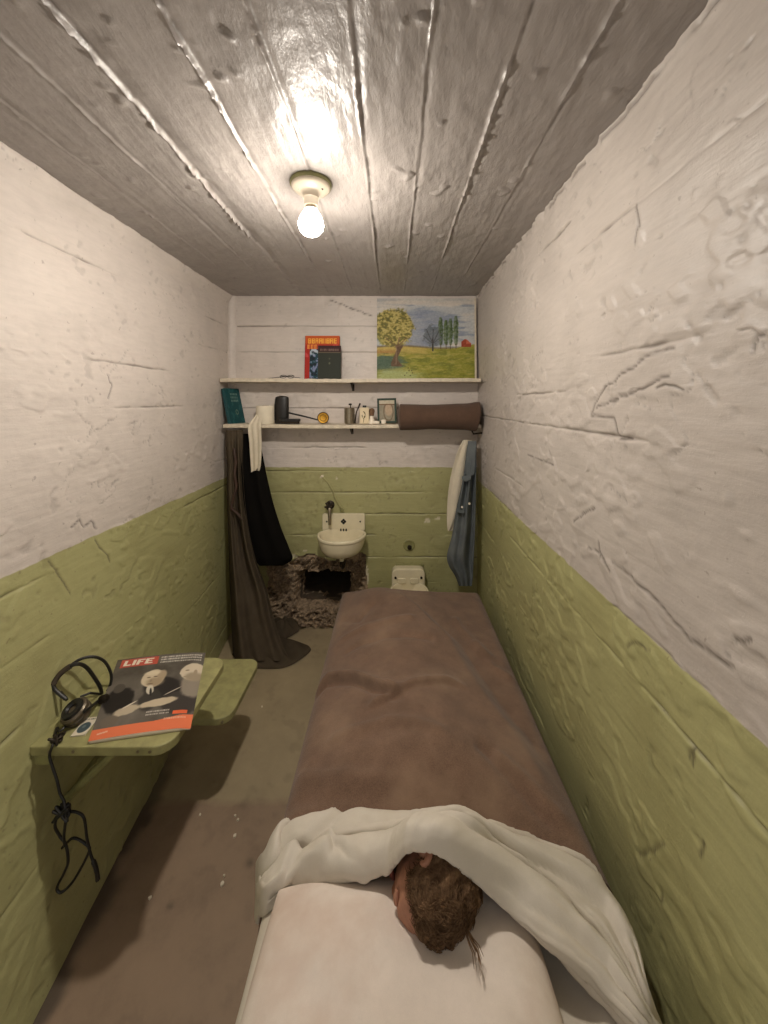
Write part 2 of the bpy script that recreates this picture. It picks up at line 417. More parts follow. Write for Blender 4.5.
# right wall
ZR = [0.0, 0.12, 0.27, 0.42, 0.55, 0.67, 0.79, 0.905, 1.045, 1.193, 1.295, 1.405, 1.485, 1.586, 1.688, 1.789, 1.89, ZT]
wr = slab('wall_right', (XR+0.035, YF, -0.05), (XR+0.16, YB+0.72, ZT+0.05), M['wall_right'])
fR = wall_disp(ZR[1:-1], 300, crR, -0.06)
def mapR(A, B, d):
    top = 0.012*smooth(ZT-0.035, ZT, B)*(0.6+0.9*fbm(A*30, B*0, 6, 3))
    return np.stack([XR-d-top, A, B], -1)
def fR2(A, B):
    d, dirt, chip = fR(A, B)
    g = np.exp(-((B-ZT+.010+.006*fbm(A*22, A*0, 333, 3))/.004)**2)*smooth(.35, .55, vn(A*18, A*0, 334))
    return d-.006*g, np.maximum(dirt, .6*g), chip
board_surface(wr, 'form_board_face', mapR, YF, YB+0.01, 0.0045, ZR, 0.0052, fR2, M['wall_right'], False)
# back wall, with the broken-out patch around the vent hole
WS = YB/F
bx = lambda px: (px-CX)*WS
bz = lambda py: CZ-(py-CY)*WS
ZBk = [0.0, 0.14, 0.29, 0.44, 0.575, 0.70, 0.83, 0.96, 1.10, 1.24, bz(408), bz(352), bz(326), ZT]
wb = slab('wall_back', (XL-0.16, YB+0.62, -0.05), (XR+0.16, YB+0.72, ZT+0.05), M['wall_back'])
fB0 = wall_disp(ZBk[1:-1], 500, [[(bx(330), bz(300)), (bx(356), bz(310)), (bx(372), bz(316))]], 0.12)
chips = [((bx(428), bz(521)), 0.020, 0.012), ((bx(437), bz(518.5)), 0.022, 0.006), ((bx(322), bz(477)), 0.012, 0.010), ((bx(336.5), bz(478)), 0.007, 0.005), ((bx(294), bz(556)), 0.018, 0.010), ((bx(305), bz(551)), 0.012, 0.007),
         ((bx(311), bz(558)), 0.008, 0.006), ((bx(323), bz(548)), 0.010, 0.004), ((bx(367), bz(575)), 0.010, 0.05)]
def fB(A, B):
    d, dirt, chip = fB0(A, B)
    for i, ((cx, cz), rx, rz) in enumerate(chips):
        q = ((A-cx)/rx)**2+((B-cz)/rz)**2+1.6*fbm(A*90, B*90, 900+i, 2)
        chip = np.maximum(chip, smooth(1.2, 0.8, q))
    for i, zz_ in enumerate((bz(326), bz(352), bz(408))):
        g = np.exp(-((B-zz_-.004*fbm(A*8, A*0+i, 950+i, 3))/.003)**2)*smooth(XL+.05, XL+.09, A)*(.45+.55*vn(A*9, A*0+i*3, 960+i))
        d = d-.003*g; dirt = np.maximum(dirt, .5*g)
    d = d-0.002*chip
    return d, dirt, chip
def in_patch(A, B):
    e = 0.03*fbm(A*13, B*13, 71, 4)
    return (A > bx(268)+e) & (A < bx(367)-0.4*e) & (B < bz(557)+0.7*e+0.02*np.sin(A*22))
def mapB(A, B, d): return np.stack([A, YB-d+0*A, B], -1)
board_surface(wb, 'form_board_face', mapB, XL-0.005, XR+0.005, 0.006, ZBk, 0.0085, fB, M['wall_back'], False, in_patch)
hx0, hx1, hz0, hz1 = bx(299), bx(348), bz(606), bz(579)
ra = np.linspace(bx(258), bx(374), 150); rb = np.linspace(-0.01, bz(546), 120)
A, B = np.meshgrid(ra, rb, indexing='ij')
edge = np.minimum(np.minimum(A-bx(268), bx(367)-A), bz(557)-B)
rough = np.abs(fbm(A*26, B*34, 61, 5))
wh = 0.012*fbm(A*40, B*40, 63, 3)
hd = np.maximum(np.maximum(hx0-A, A-hx1), np.maximum(hz0-B, B-hz1))+wh       # <0 in the hole
dep = 0.014+0.028*smooth(0, 0.05, edge)+0.085*rough-0.02+0.12*smooth(0.035, 0.0, hd)
dep = np.maximum(dep, 0.012)
lip = smooth(0.16, 0.0, B)*0.05*smooth(0.02, -0.05, hd*0-0.01)
P = np.stack([A, YB+dep-lip*0.6, B], -1)
hm = ((hd[:-1, :-1]+hd[1:, 1:])/2 > 0.0)
rub = grid('broken_concrete', P, M['concrete'], wb, mask=hm, shade=False)
rub['label'] = 'rough broken concrete around the vent hole'
tn = MB(); e = 0.012
for lo, hi in (((hx0-e-.1, YB+.11, hz0-.1), (hx1+e+.1, YB+.55, hz0-e*0.2)), ((hx0-e-.1, YB+.11, hz1+e), (hx1+e+.1, YB+.55, hz1+.1)),
               ((hx0-.1, YB+.11, hz0-.02), (hx0-e, YB+.55, hz1+.02)), ((hx1+e, YB+.11, hz0-.02), (hx1+.1, YB+.55, hz1+.02)), ((hx0-.1, YB+.53, hz0-.1), (hx1+.1, YB+.6, hz1+.1))):
    tn.box(lo, hi)
tno = tn.build('vent_tunnel', M['void'], wb)
# loose aggregate stuck in the broken face
ag = MB(); ico = [(0,0,1),(.89,0,.45),(.28,.85,.45),(-.72,.53,.45),(-.72,-.53,.45),(.28,-.85,.45),(.72,.53,-.45),(-.28,.85,-.45),(-.89,0,-.45),(-.28,-.85,-.45),(.72,-.53,-.45),(0,0,-1)]
icf = [(0,1,2),(0,2,3),(0,3,4),(0,4,5),(0,5,1),(1,6,2),(2,7,3),(3,8,4),(4,9,5),(5,10,1),(6,7,2),(7,8,3),(8,9,4),(9,10,5),(10,6,1),(11,7,6),(11,8,7),(11,9,8),(11,10,9),(11,6,10)]
for k in range(420):
    i = rng.integers(4, 146); j = rng.integers(3, 112)
    if hd[i, j] < 0.012 or edge[i, j] < 0.012: continue
    r = rng.uniform(.004, .017); s = rng.uniform(.6, 1.3, 3)
    c = P[i, j]
    ag.add([(c[0]+x*r*s[0], c[1]+y*r*s[1], c[2]+z*r*s[2]) for x, y, z in ico], icf)
ago = ag.build('aggregate', simple('aggregate_stone', (138, 120, 100), 0.9, 0.5, 90, spec=0.15), rub); ago['kind'] = 'stuff'
# plaster fillet down the back left corner
zz = np.linspace(0.0, ZT, 160); uu = np.linspace(0, 1, 9)
Zg, Ug = np.meshgrid(zz, uu, indexing='ij')
wv = 0.006*fbm(Zg*12, Ug*3, 15, 3)
ox = XL+lean(np.full_like(Zg, YB), Zg)
fil = structure(grid('trim_1', np.stack([ox-0.004+(0.052+wv)*Ug, YB-0.016-0.0*Ug-0.012*np.sin(Ug*math.pi)+0.022*Ug-wv*0.4, Zg], -1), M['wall_back']))
fil['label'] = 'lumpy plaster fillet in back corner'; attr(fil, 'dirt', np.zeros(Zg.size)); attr(fil, 'chip', np.zeros(Zg.size))

# ceiling
SX = [XL-0.01, -0.835, -0.685, -0.557, -0.379, -0.238, -0.076, 0.064, 0.218, 0.361, XR+0.01]
ce = slab('ceiling', (XL-0.16, YF, ZT+0.04), (XR+0.16, YB+0.72, ZT+0.16), M['ceiling'])
strength = [0.45, 0.55, 1.5, 1.2, 1.2, 1.25, 0.85, 1.0, 0.8]
def fC(A, B):      # A = y, B = x ; positive d hangs down into the room
    d = 0.004*fbm(A*3, B*4, 701, 3)+0.0022*fbm(A*20, B*34, 704, 3)+0.0014*fbm(A*7, B*120, 706, 2)
    dirt = np.zeros(A.shape)
    for i, s in enumerate(SX[1:-1]):
        k = strength[i]; off = 0.005*fbm(A*6, A*0+i*3.3, 710+i, 3)
        m = 0.12+1.1*smooth(0.35, 0.7, vn(A*5, A*0+i*9.1, 720+i)); beads = 0.05+1.7*vn(A*95, A*0+i*2.7, 730+i)
        fade = 1.0-0.75*smooth(1.5, 2.1, A)
        q = (B-s-off)
        d = d+0.0046*k*m*beads*fade*np.exp(-(q/0.0036)**2)-0.0026*k*fade*np.exp(-((q-0.009)/0.004)**2)
        dirt = dirt+0.5*k*fade*smooth(0.55, 0.75, vn(A*38, A*0+i*5.1, 740+i))*np.exp(-((q-0.007)/0.004)**2)
    band = np.exp(-((B+0.540)/0.02)**2); d = d-0.006*band*(0.5+vn(A*22, B*30, 760))
    spot = smooth(0.83, 0.88, vn(A*40, B*40, 770)*0.65+vn(A*11, B*11, 771)*0.35); d = d+0.004*spot
    return d, np.clip(dirt, 0, 0.8), np.zeros(A.shape)
def mapC(A, B, d): return np.stack([B, A, ZT-d], -1)
board_surface(ce, 'form_board_face', mapC, YF, YB+0.01, 0.0065, SX, 0.0065, fC, M['ceiling'], False)

# floor
A, B = np.meshgrid(np.linspace(XL-0.02, XR+0.02, 180), np.linspace(YF, YB+0.7, 380), indexing='ij')
fz = 0.0025*fbm(A*4, B*4, 801, 4)-0.0025
wallx = -0.796-0.1185*(B-0.851)
dd = A-wallx
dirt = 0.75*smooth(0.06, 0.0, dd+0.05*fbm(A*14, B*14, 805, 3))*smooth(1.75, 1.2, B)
dirt = np.maximum(dirt, 0.14*smooth(0.66, 0.78, vn(A*16, B*16, 807)*0.6+vn(A*50, B*50, 808)*0.4))
for cx, cy, r in ((U(250, 862, 0)[0], U(250, 862, 0)[1], 0.012), (U(170, 905, 0)[0], U(170, 905, 0)[1], 0.01)):
    dirt = np.maximum(dirt, 0.6*np.exp(-(((A-cx)**2+(B-cy)**2)/(r*r))))
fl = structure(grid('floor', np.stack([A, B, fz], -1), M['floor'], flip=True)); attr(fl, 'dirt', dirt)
def fleck(px, py, r):
    c = U(px, py, 0.002); n = 9
    pts = [(c[0]+r*(0.6+0.6*random.random())*math.cos(6.283*k/n), c[1]+r*(0.6+0.6*random.random())*math.sin(6.283*k/n)) for k in range(n)]
    MB().prism(pts, -0.003, 0.0022).build('paint_fleck', M['paper'], fl)
for px, py, r in ((200, 814, .004), (235, 815, .004), (238, 819, .004), (235, 835, .0055), (222, 883, .006), (224, 875, .003), (150, 897, .004), (298, 655, .004), (262, 706, .0035)):
    fleck(px, py, r)

# ------------------------------------------------------------------ ceiling lamp
lc = D(311, 186, 1.125); lx, ly = lc[0], 1.125
lamp = root_at('ceiling_lamp', 'bare glowing bulb in a cream porcelain ceiling socket', 'lamp', (lx, ly, ZT))
MB().lathe([(0, .004), (.058, .004), (.060, -.004), (.059, -.010), (0, -.010)], (lx, ly, ZT)).build('mounting_ring', M['green_metal'], lamp, True)
pb = MB().lathe([(0, -.009), (.056, -.009), (.057, -.014), (.050, -.021), (.034, -.026), (.024, -.031), (.0225, -.044), (.0235, -.046), (.0205, -.048), (.0195, -.068), (0, -.068)], (lx, ly, ZT)).build('porcelain_base', M['lamp_porcelain'], lamp, True, angle=60)
for sx in (0.034, -0.030):
    MB().lathe([(0, -.020), (.0045, -.020), (.0045, -.0255), (0, -.0255)], (lx+sx, ly-0.012, ZT), n=10).build('screw', M['dark_metal'], pb)
MB().lathe([(0, -.066), (.0165, -.066), (.0165, -.074), (.018, -.078), (0, -.078)], (lx, ly, ZT)).build('bulb_cap', M['steel'], lamp, True)
def glow(name, k):
    m, t, p = nt(name); em = mk(t, 'ShaderNodeEmission'); em.inputs[0].default_value = (1.0, 0.92, 0.82, 1); em.inputs[1].default_value = k
    t.links.new(em.outputs[0], t.nodes['Material Output'].inputs['Surface']); return m
prof = [(.016, -.075), (.021, -.084), (.029, -.097), (.0345, -.110), (.036, -.120)]
MB().lathe(prof, (lx, ly, ZT), n=16).build('bulb_neck', glow('bulb_neck_glow', BULB*.038), lamp, True, angle=80)
prof = [(.036, -.120), (.0355, -.126), (.033, -.136), (.024, -.148), (.012, -.154), (0, -.1555)]
MB().lathe(prof, (lx, ly, ZT), n=16).build('bulb_globe', glow('bulb_glow', BULB), lamp, True, angle=80)
adopt(lamp)

# ------------------------------------------------------------------ shelves on the back wall
YS = YB-0.15
def bracket(px, zt, shelf):
    X = (px-CX)*2.25/F; m = MB()
    m.box((X-.007, YB-.006, zt-.045), (X+.007, YB+.01, zt)); m.box((X-.007, YB-.11, zt-.006), (X+.007, YB, zt))
    m.tube([(X, YB-.004, zt-.040), (X, YB-.05, zt-.028), (X, YB-.10, zt-.006)], .0055, 6)
    m.build('bracket', M['dark_metal'], shelf)
def shelf(zt, x0, x1, label, pxs):
    th = .021
    s = root_at('wall_shelf', label, 'shelf', ((x0+x1)/2, YB, zt-th))
    n = 60; xs = np.linspace(x0, x1, n); m = MB()
    V = []; 
    for x in xs:
        wz = 0.002*math.sin(x*5)+0.0012*random.uniform(-1, 1); wy = .0015*random.uniform(-1, 1)
        V += [(x, YS+wy, zt+wz), (x, YS+wy, zt-th+wz), (x, YB+.004, zt-th+wz), (x, YB+.004, zt+wz)]
    Fs = [(4*i+k, 4*i+(k+1) % 4, 4*i+4+(k+1) % 4, 4*i+4+k) for i in range(n-1) for k in range(4)]+[(0, 1, 2, 3), (4*n-4, 4*n-1, 4*n-2, 4*n-3)]
    m.add(V, Fs).build('board', M['shelf'], s, bevel=.0025)
    for p in pxs: bracket(p, zt-th, s)
    adopt(s); return s
SZ1 = D(350, 378.5, YS)[2]; SZ2 = D(350, 424.5, YS)[2]
shelf(SZ1, XL+0.012, XR-0.012, 'upper white painted shelf board holding the landscape painting', (352,))
shelf(SZ2, XL+0.03, XR-0.012, 'lower white painted shelf board holding toiletries and brown roll', (351,))

# ------------------------------------------------------------------ pictures drawn as flat print
def printed(name, w, h, nx, ny, fn, mat, parent, xf):
    u, v = np.meshgrid(np.linspace(0, 1, nx), np.linspace(0, 1, ny), indexing='ij')
    rgb = lin(np.clip(fn(u, v), 0, 255))
    P = np.stack([u*w, v*h, 0*u], -1)
    P = P.reshape(-1, 3) @ np.array(xf.to_3x3()).T+np.array(xf.translation)
    o = grid(name, P.reshape(nx, ny, 3), mat, parent)
    colattr(o, 'print', rgb); return o
def frame_xf(o, ex, ey):
    ex = Vector(ex).normalized(); ey = Vector(ey); ey = (ey-ex*ey.dot(ex)).normalized(); ez = ex.cross(ey)
    m = Matrix((ex, ey, ez)).transposed().to_4x4(); m.translation = Vector(o); return m
def mixa(a, b, m): return a*(1-m[..., None])+np.asarray(b, float)*m[..., None]

def landscape(u, v):
    st = fbm(u*5, v*26, 1, 4)
    c = np.zeros(u.shape+(3,))+np.array([178, 184, 186])
    c = mixa(c, (122, 138, 160), .8*smooth(-.02, .35, st)); c = mixa(c, (206, 200, 188), .8*smooth(0, .4, fbm(u*4+3, v*22+9, 4, 4)))
    c = mixa(c, (128, 142, 162), 0.7*smooth(.25, 0, np.hypot((u-.45)/.5, (v-.62)/.35)-.6))
    c = mixa(c, (196, 190, 178), 0.8*smooth(.90, .94, v)*(0.6+0.4*vn(u*9, v*60, 8)))
    hz = .395+.015*np.sin(u*7)+.03*smooth(.75, 1, u)
    br = fbm(u*14, v*60, 11, 4)
    g = np.zeros(u.shape+(3,))+np.array([142, 146, 52]); g = mixa(g, (168, 162, 78), .7*smooth(-.05, .3, br)); g = mixa(g, (112, 124, 46), .7*smooth(.1, .35, fbm(u*9, v*30, 13, 4)))
    g = mixa(g, (198, 172, 92), 0.8*smooth(.25, .38, v+.04*br)*smooth(.62, .45, u))
    g = mixa(g, (160, 110, 62), 0.6*smooth(.30, .33, v)*smooth(.24, .16, u)*smooth(.38, .34, v))
    g = mixa(g, (70, 98, 88), 0.9*smooth(.26, .12, np.hypot((u-.07)*0.9, (v-.20)*2.0)+.08*br))
    g = mixa(g, (168, 182, 124), 0.8*smooth(.26, .1, np.hypot((u-.2)*.8, (v-.04)*2)+.1*br))
    c = np.where((v < hz)[..., None], g, c)
    c = mixa(c, (122, 108, 66), 0.7*smooth(.018, .004, np.abs(v-hz-.004))*smooth(.9, .7, u))
    # poplars
    for k, (px, top, wd) in enumerate(((.645, .77, .028), (.70, .735, .024), (.745, .755, .024), (.80, .785, .026))):
        t = (v-.42)/(top-.42); ww = wd*np.sqrt(np.clip(1-(2*t-1)**2, 0, 1))*(1+.5*fbm(u*40, v*40, 21+k, 3))
        on = (t > 0)*(t < 1)*1.0; sp = .55+.45*smooth(-.2, .2, fbm(u*60, v*45, 25+k, 3))
        c = mixa(c, (92, 116, 72), smooth(.006, -.004, np.abs(u-px)-ww)*on*sp); c = mixa(c, (58, 82, 52), smooth(.006, -.004, np.abs(u-px-.010)-ww*.45)*on*.8*sp)
        c = mixa(c, (92, 78, 56), ((np.abs(u-px) < .004) & (v > .37) & (v < .44)).astype(float))
    # small bare tree
    rr = np.hypot((u-.565)/.095, (v-.53)/.13)
    c = mixa(c, (96, 108, 116), 0.8*smooth(1.05, .8, rr+.5*fbm(u*40, v*40, 31, 3)))
    c = mixa(c, (66, 66, 62), ((np.abs(u-.565) < .009) & (v > .345) & (v < .5)).astype(float))
    for a in (-.9, -.45, .05, .5, .95):
        q = np.abs((u-.565)-(v-.44)*math.tan(a)*.75); c = mixa(c, (72, 76, 82), 0.8*((q < .005) & (v > .44) & (v < .62) & (rr < 1)))
    # barn
    c = mixa(c, (158, 66, 44), ((np.abs(u-.905) < .05) & (v > .40) & (v < .50-.9*np.abs(u-.895)+.0)).astype(float))
    c = mixa(c, (194, 98, 70), ((np.abs(u-.93) < .025) & (v > .44) & (v < .50-1.2*np.abs(u-.905))).astype(float))
    # big tree
    rr = np.hypot((u-.155)/.215, (v-.635)/.235)+.16*fbm(u*16, v*16, 41, 4)
    cr_ = smooth(1.10, .92, rr+.12*fbm(u*60, v*60, 42, 3)); leaf = 1.3*fbm(u*44+6*v, v*50, 43, 5)
    tc = np.zeros(u.shape+(3,))+np.array([152, 144, 70]); tc = mixa(tc, (196, 182, 108), .8*smooth(.0, .3, leaf)); tc = mixa(tc, (96, 98, 52), .8*smooth(-.05, -.3, leaf)); tc = mixa(tc, (96, 124, 60), 0.7*smooth(.09, .0, u)*smooth(.6, .4, v))
    c = c*(1-cr_[..., None])+tc*cr_[..., None]
    tr = np.abs(u-.205-.02*np.sin(v*20))-(.022+.035*smooth(.27, .16, v)+.02*smooth(.36, .42, v))
    c = mixa(c, (104, 84, 64), smooth(.004, -.004, tr)*smooth(.155, .165, v)*smooth(.44, .40, v)); c = mixa(c, (150, 128, 104), 0.6*smooth(.004, -.004, np.abs(u-.195)-.006)*smooth(.17, .2, v)*smooth(.42, .38, v))
    for a in (-.8, .7, .2):
        q = np.abs((u-.205)-(v-.40)*math.tan(a)); c = mixa(c, (120, 96, 70), 0.7*((q < .008) & (v > .40) & (v < .52)))
    for k in range(7):
        x, y = .28+.012*k+.01*(k % 3), .05+.03*((k*5) % 4); c = mixa(c, (70, 64, 42), smooth(.008, .004, np.hypot(u-x, v-y)))
    c = c+16*fbm(u*70, v*90, 47, 3)[..., None]; g_ = c.mean(-1, keepdims=True)
    return g_+(c-g_)*.86+np.array([4, 0, -2])
pw0, pw1 = D(377, 377, YB-.03), D(475.5, 377, YB-.03)
pwid = pw1[0]-pw0[0]; ptop = 1.375+(402-298.5)*(YB-.02)/F
pz0 = SZ1+.001; ph = min(ptop, ZT-.012)-pz0
pic = root_at('landscape_painting', 'landscape painting of a big tree, poplars and red barn', 'painting', ((pw0[0]+pw1[0])/2, YB-.03, pz0))
lean_t = math.radians(2)
xfp = frame_xf((pw0[0], YB-.040, pz0), (1, 0, 0), (0, math.sin(lean_t), math.cos(lean_t)))
MB().box((0, 0, -.016), (pwid, ph, -.0008)).build('canvas', M['paper'], pic, xf=xfp)
printed('painted_scene', pwid, ph, 260, 210, landscape, M['oil'], pic, xfp)
MB().box((pwid-.006, 0, -.014), (pwid+.004, ph, .002)).build('edge_strip', M['shelf'], pic, xf=xfp)
adopt(pic)

# ------------------------------------------------------------------ books
def book(name, label, o, ex, ey, w, h, th, cover, fn=None, spine_left=True, n=(90, 120), mat_pages=None):
    b = root_at(name, label, 'book', tuple(o)); xf = frame_xf(o, ex, ey)
    MB().box((.003, .003, -th+.003), (w-.004, h-.003, -.003)).build('pages', M['paper'], b, xf=xf)
    c = MB().box((0, 0, -.0028), (w, h, -.0004)).box((0, 0, -th), (w, h, -th+.0026))
    c.box((-.002, 0, -th), (.002, h, -.0004)); c.build('cover', cover, b, bevel=.0008, xf=xf)
    if fn is not None: printed('front_print', w, h, n[0], n[1], fn, M['print'], b, xf)
    return b, xf
def scribble(u, v, u0, u1, v0, v1, n, seed):          # a line of bold, half-legible capital letters
    k = (u-u0)/(u1-u0)*n; i = np.floor(k); f = k-i; t = (v-v0)/(v1-v0)
    h = hash2(i.astype(np.int64), np.zeros_like(i, dtype=np.int64), seed)
    s = (f < .3) | ((t > .8) & (h > .25)) | ((t < .2) & (h > .45)) | ((np.abs(t-.5) < .12) & (h > .3)) | ((f > .6) & (f < .82) & (h < .6))
    return (s & (f < .82) & (t > 0) & (t < 1) & (u > u0) & (u < u1)).astype(float)
def red_cover(u, v):
    c = np.zeros(u.shape+(3,))+np.array([172, 44, 34]); c = mixa(c, (206, 72, 74), smooth(.1, .3, fbm(u*8, v*8, 3, 3)))
    c = mixa(c, (206, 98, 40), 0.8*smooth(.75, .85, v)); c = mixa(c, (240, 178, 70), scribble(u, v, .08, .93, .82, .94, 8, 5)); c = mixa(c, (236, 150, 70), scribble(u, v, .06, .36, .69, .79, 3, 9))
    return c
def blue_cover(u, v):
    c = np.zeros(u.shape+(3,))+np.array([28, 66, 76]); n = fbm(u*9, v*12, 23, 4)
    c = mixa(c, (120, 128, 160), smooth(.08, .25, n)); c = mixa(c, (190, 196, 206), smooth(.8, .9, v+.1*n)*.9); c = mixa(c, (18, 28, 38), smooth(-.1, -.3, n)); return c
def dg_cover(u, v):
    c = np.zeros(u.shape+(3,))+np.array([40, 44, 33]); c = mixa(c, (52, 22, 22), (v > .80).astype(float)); c = mixa(c, (128, 104, 92), 0.8*scribble(u, v, .08, .92, .84, .90, 9, 3))
    c = mixa(c, (96, 86, 66), ((np.abs(v-.79) < .012)).astype(float)); c = mixa(c, (104, 106, 84), .8*smooth(.05, .03, np.hypot(u-.5, (v-.46)*1.2))); c = mixa(c, (84, 84, 66), .7*smooth(.05, .03, np.hypot(u-.5, (v-.60)*1.4)))
    return c
def at_shelf(px, zs, Y): return ((px-CX)*Y/F, Y, zs)
t3 = math.radians(5)
Yk = YB-.055; up = (0, math.sin(t3), math.cos(t3))
b, _ = book('hardcover_book', 'tall red and orange book, rearmost of the three on upper shelf', at_shelf(304.6, SZ1+.003, Yk), (1, 0, 0), up, 34.5*Yk/F, 44*Yk/F, .024, M['maroon'], red_cover); adopt(b)
Yk = YB-.082
b, _ = book('paperback_book', 'blue and teal patterned book between the red and dark green books', at_shelf(309.5, SZ1+.003, Yk), (1, 0, 0), up, 20*Yk/F, 30*Yk/F, .014, M['teal'], blue_cover); adopt(b)
Yk = YB-.105
b, _ = book('hardcover_book', 'dark green book with a maroon title band, front of three', at_shelf(318, SZ1+.003, Yk), (1, .06, 0), up, 22.5*Yk/F, 33.5*Yk/F, .020, M['darkgreen'], dg_cover); adopt(b)
# teal book leaning on the left wall
o = np.array(at_shelf(231.5, SZ2+.003, YS+.012)); top = D(222.8, 387.5, YS+.012)
o2 = at_shelf(245.5, SZ2+.003, YB-.014)
ey = Vector(top)-Vector(o); ex = Vector(o2)-Vector(o)
def teal_cover(u, v):
    c = np.zeros(u.shape+(3,))+np.array([24, 70, 74]); c = mixa(c, (40, 88, 90), smooth(0, .3, fbm(u*9, v*9, 3, 4)))
    for v0, s_ in ((.80, 3), (.71, 6), (.62, 8)): c = mixa(c, (132, 156, 142), .75*scribble(u, v, .3, .8, v0, v0+.06, 5, s_))
    c = mixa(c, (130, 142, 116), .7*((np.abs(np.hypot((u-.55)*1.0, (v-.32)*1.3)-.08) < .02)).astype(float)); return c
b, _ = book('hardcover_book', 'teal clothbound book leaning against left wall on lower shelf', o, ex, ey, ex.length, ey.length*.985, .022, M['teal'], teal_cover); adopt(b)

# eyeglasses lying on the upper shelf
eg = root_at('eyeglasses', 'dark folded spectacles lying on the upper shelf', 'glasses', tuple(at_shelf(282, SZ1+.004, YS+.03)))
gx, gy, gz = at_shelf(287, SZ1+.012, YS+.022)
for s in (-1, 1):
    pts = [(gx+s*.022+.018*math.cos(a), gy+.004*math.sin(a), gz+.009*math.sin(a)) for a in np.linspace(0, 2*math.pi, 17)]
    MB().tube(pts, .0016, 6).build('lens_rim', M['black'], eg)
MB().tube([(gx-.005, gy, gz+.003), (gx, gy-.001, gz+.006), (gx+.005, gy, gz+.003)], .0015, 6).build('bridge', M['black'], eg)
MB().tube([(gx+.041, gy, gz+.004), (gx+.0, gy+.012, gz+.003), (gx-.085, gy+.018, gz-.006), (gx-.115, gy+.02, gz-.009)], .0018, 6).build('temple_arm', M['black'], eg)
MB().tube([(gx-.041, gy, gz+.004), (gx-.0, gy+.02, gz+.002), (gx+.07, gy+.026, gz-.006)], .0018, 6).build('temple_arm', M['black'], eg)
adopt(eg)

# ------------------------------------------------------------------ things on the lower shelf
Z2 = SZ2+.001
px2 = lambda px, Y: (px-CX)*Y/F
# toilet roll
Yk = YB-.085; X = px2(265.5, Yk)
tr = root_at('toilet_roll', 'white toilet paper roll standing on the lower shelf', 'toilet roll', (X, Yk, Z2))
MB().lathe([(.018, .001), (.050, .001), (.052, .006), (.052, .100), (.050, .105), (.018, .105), (.018, .001)], (X, Yk, Z2), n=36).build('paper_roll', M['paper'], tr, True)
MB().lathe([(.0165, .001), (.018, .001), (.018, .106), (.0165, .106), (.0165, .001)], (X, Yk, Z2), n=24).build('cardboard_core', simple('cardboard', (150, 118, 84), .9), tr, True); adopt(tr)
# towel strip hanging over the shelf edge
rows = [(D(259, 413, YS+.035), .012), (D(256, 421, YS+.004), .030), (D(254.5, 426, YS-.008), .036), (D(255.5, 440, YS-.006), .034), (D(256, 455, YS-.004), .031), (D(256, 466, YS-.003), .026), (D(255.5, 470.5, YS-.003), .022)]
cen = cr(np.array([r[0] for r in rows]), 40); hw = cr(np.array([[r[1]] for r in rows]), 40)[:, 0]
uu = np.linspace(-1, 1, 25)
P = np.stack([cen[:, :1]+hw[:, None]*uu, cen[:, 1:2]-.006*np.cos(uu*7+1)[None]*np.linspace(.4, 1, 40)[:, None]+0*uu, cen[:, 2:3]-.006*uu**2*np.linspace(0, 1, 40)[:, None]+.004*uu[None]], -1)
tw = grid('hand_towel', P, M['towel']); sm = tw.modifiers.new('s', 'SOLIDIFY'); sm.thickness = .003
tag(tw, 'narrow white cloth hanging over the lower shelf edge', 'towel')
# black flask
Yk = YB-.075; X = px2(282, Yk)
fk = root_at('black_flask', 'tall black rounded case standing behind the toilet roll', 'flask', (X, Yk, Z2))
m = MB(); prof = [(0, 0), (.96, 0), (1, .02), (1, .9), (.93, .965), (.6, 1), (0, 1)]
m.lathe([(r*.040, h*.160) for r, h in prof], (X, Yk, Z2), n=28, sy=.55).build('body', M['black'], fk, True)
MB().lathe([(0, .153), (.014, .153), (.014, .160), (.011, .162), (0, .162)], (X-.004, Yk, Z2), n=16).build('cap', M['black'], fk, True)
MB().tube([(X-.040, Yk-.006, Z2+.02), (X-.0405, Yk-.012, Z2+.08), (X-.034, Yk-.012, Z2+.145)], .003, 6).build('strap', M['black'], fk); adopt(fk)
# brush lying in front of the flask
Yk = YS+.030; X = px2(290, Yk)
bh = root_at('clothes_brush', 'flat black brush lying below the black case', 'brush', (X, Yk, Z2))
MB().prism(rounded(X-.058, Yk-.018, X+.060, Yk+.018, .016), Z2+.014, Z2+.030).build('brush_back', M['black'], bh, bevel=.003)
MB().prism(rounded(X-.052, Yk-.014, X+.054, Yk+.014, .012), Z2+.0005, Z2+.0145).build('bristles', M['dark_metal'], bh); adopt(bh)
# gold disc with handle
Yk = YS+.045; X = px2(323.3, Yk); r = .033
gd = root_at('hand_mirror', 'round gold disc on a long thin black handle', 'hand mirror', (X, Yk, Z2))
MB().lathe([(0, .004), (r*.9, .004), (r, .001), (r, -.004), (r*.94, -.006), (r*.86, -.004), (r*.6, -.0035), (r*.5, -.006), (r*.3, -.004), (0, -.004)], (X, Yk, Z2+r+.002), 'y', n=36).build('disc', M['brass'], gd, True)
for rr_, ww in ((r*.96, .0022), (r*.55, .0014)):
    MB().tube([(X+rr_*math.cos(a), Yk-.0058, Z2+r+.002+rr_*math.sin(a)) for a in np.linspace(0, 2*math.pi, 33)], ww, 6, False).build('disc_ring', M['dark_metal'], gd, True)
MB().tube([(X-.030, Yk+.002, Z2+.022), (X-.075, Yk+.004, Z2+.034), (X-.125, Yk+.008, Z2+.046), (X-.205, Yk+.012, Z2+.064)], [.004, .0045, .005, .005], 8).build('handle', M['black'], gd, True); adopt(gd)
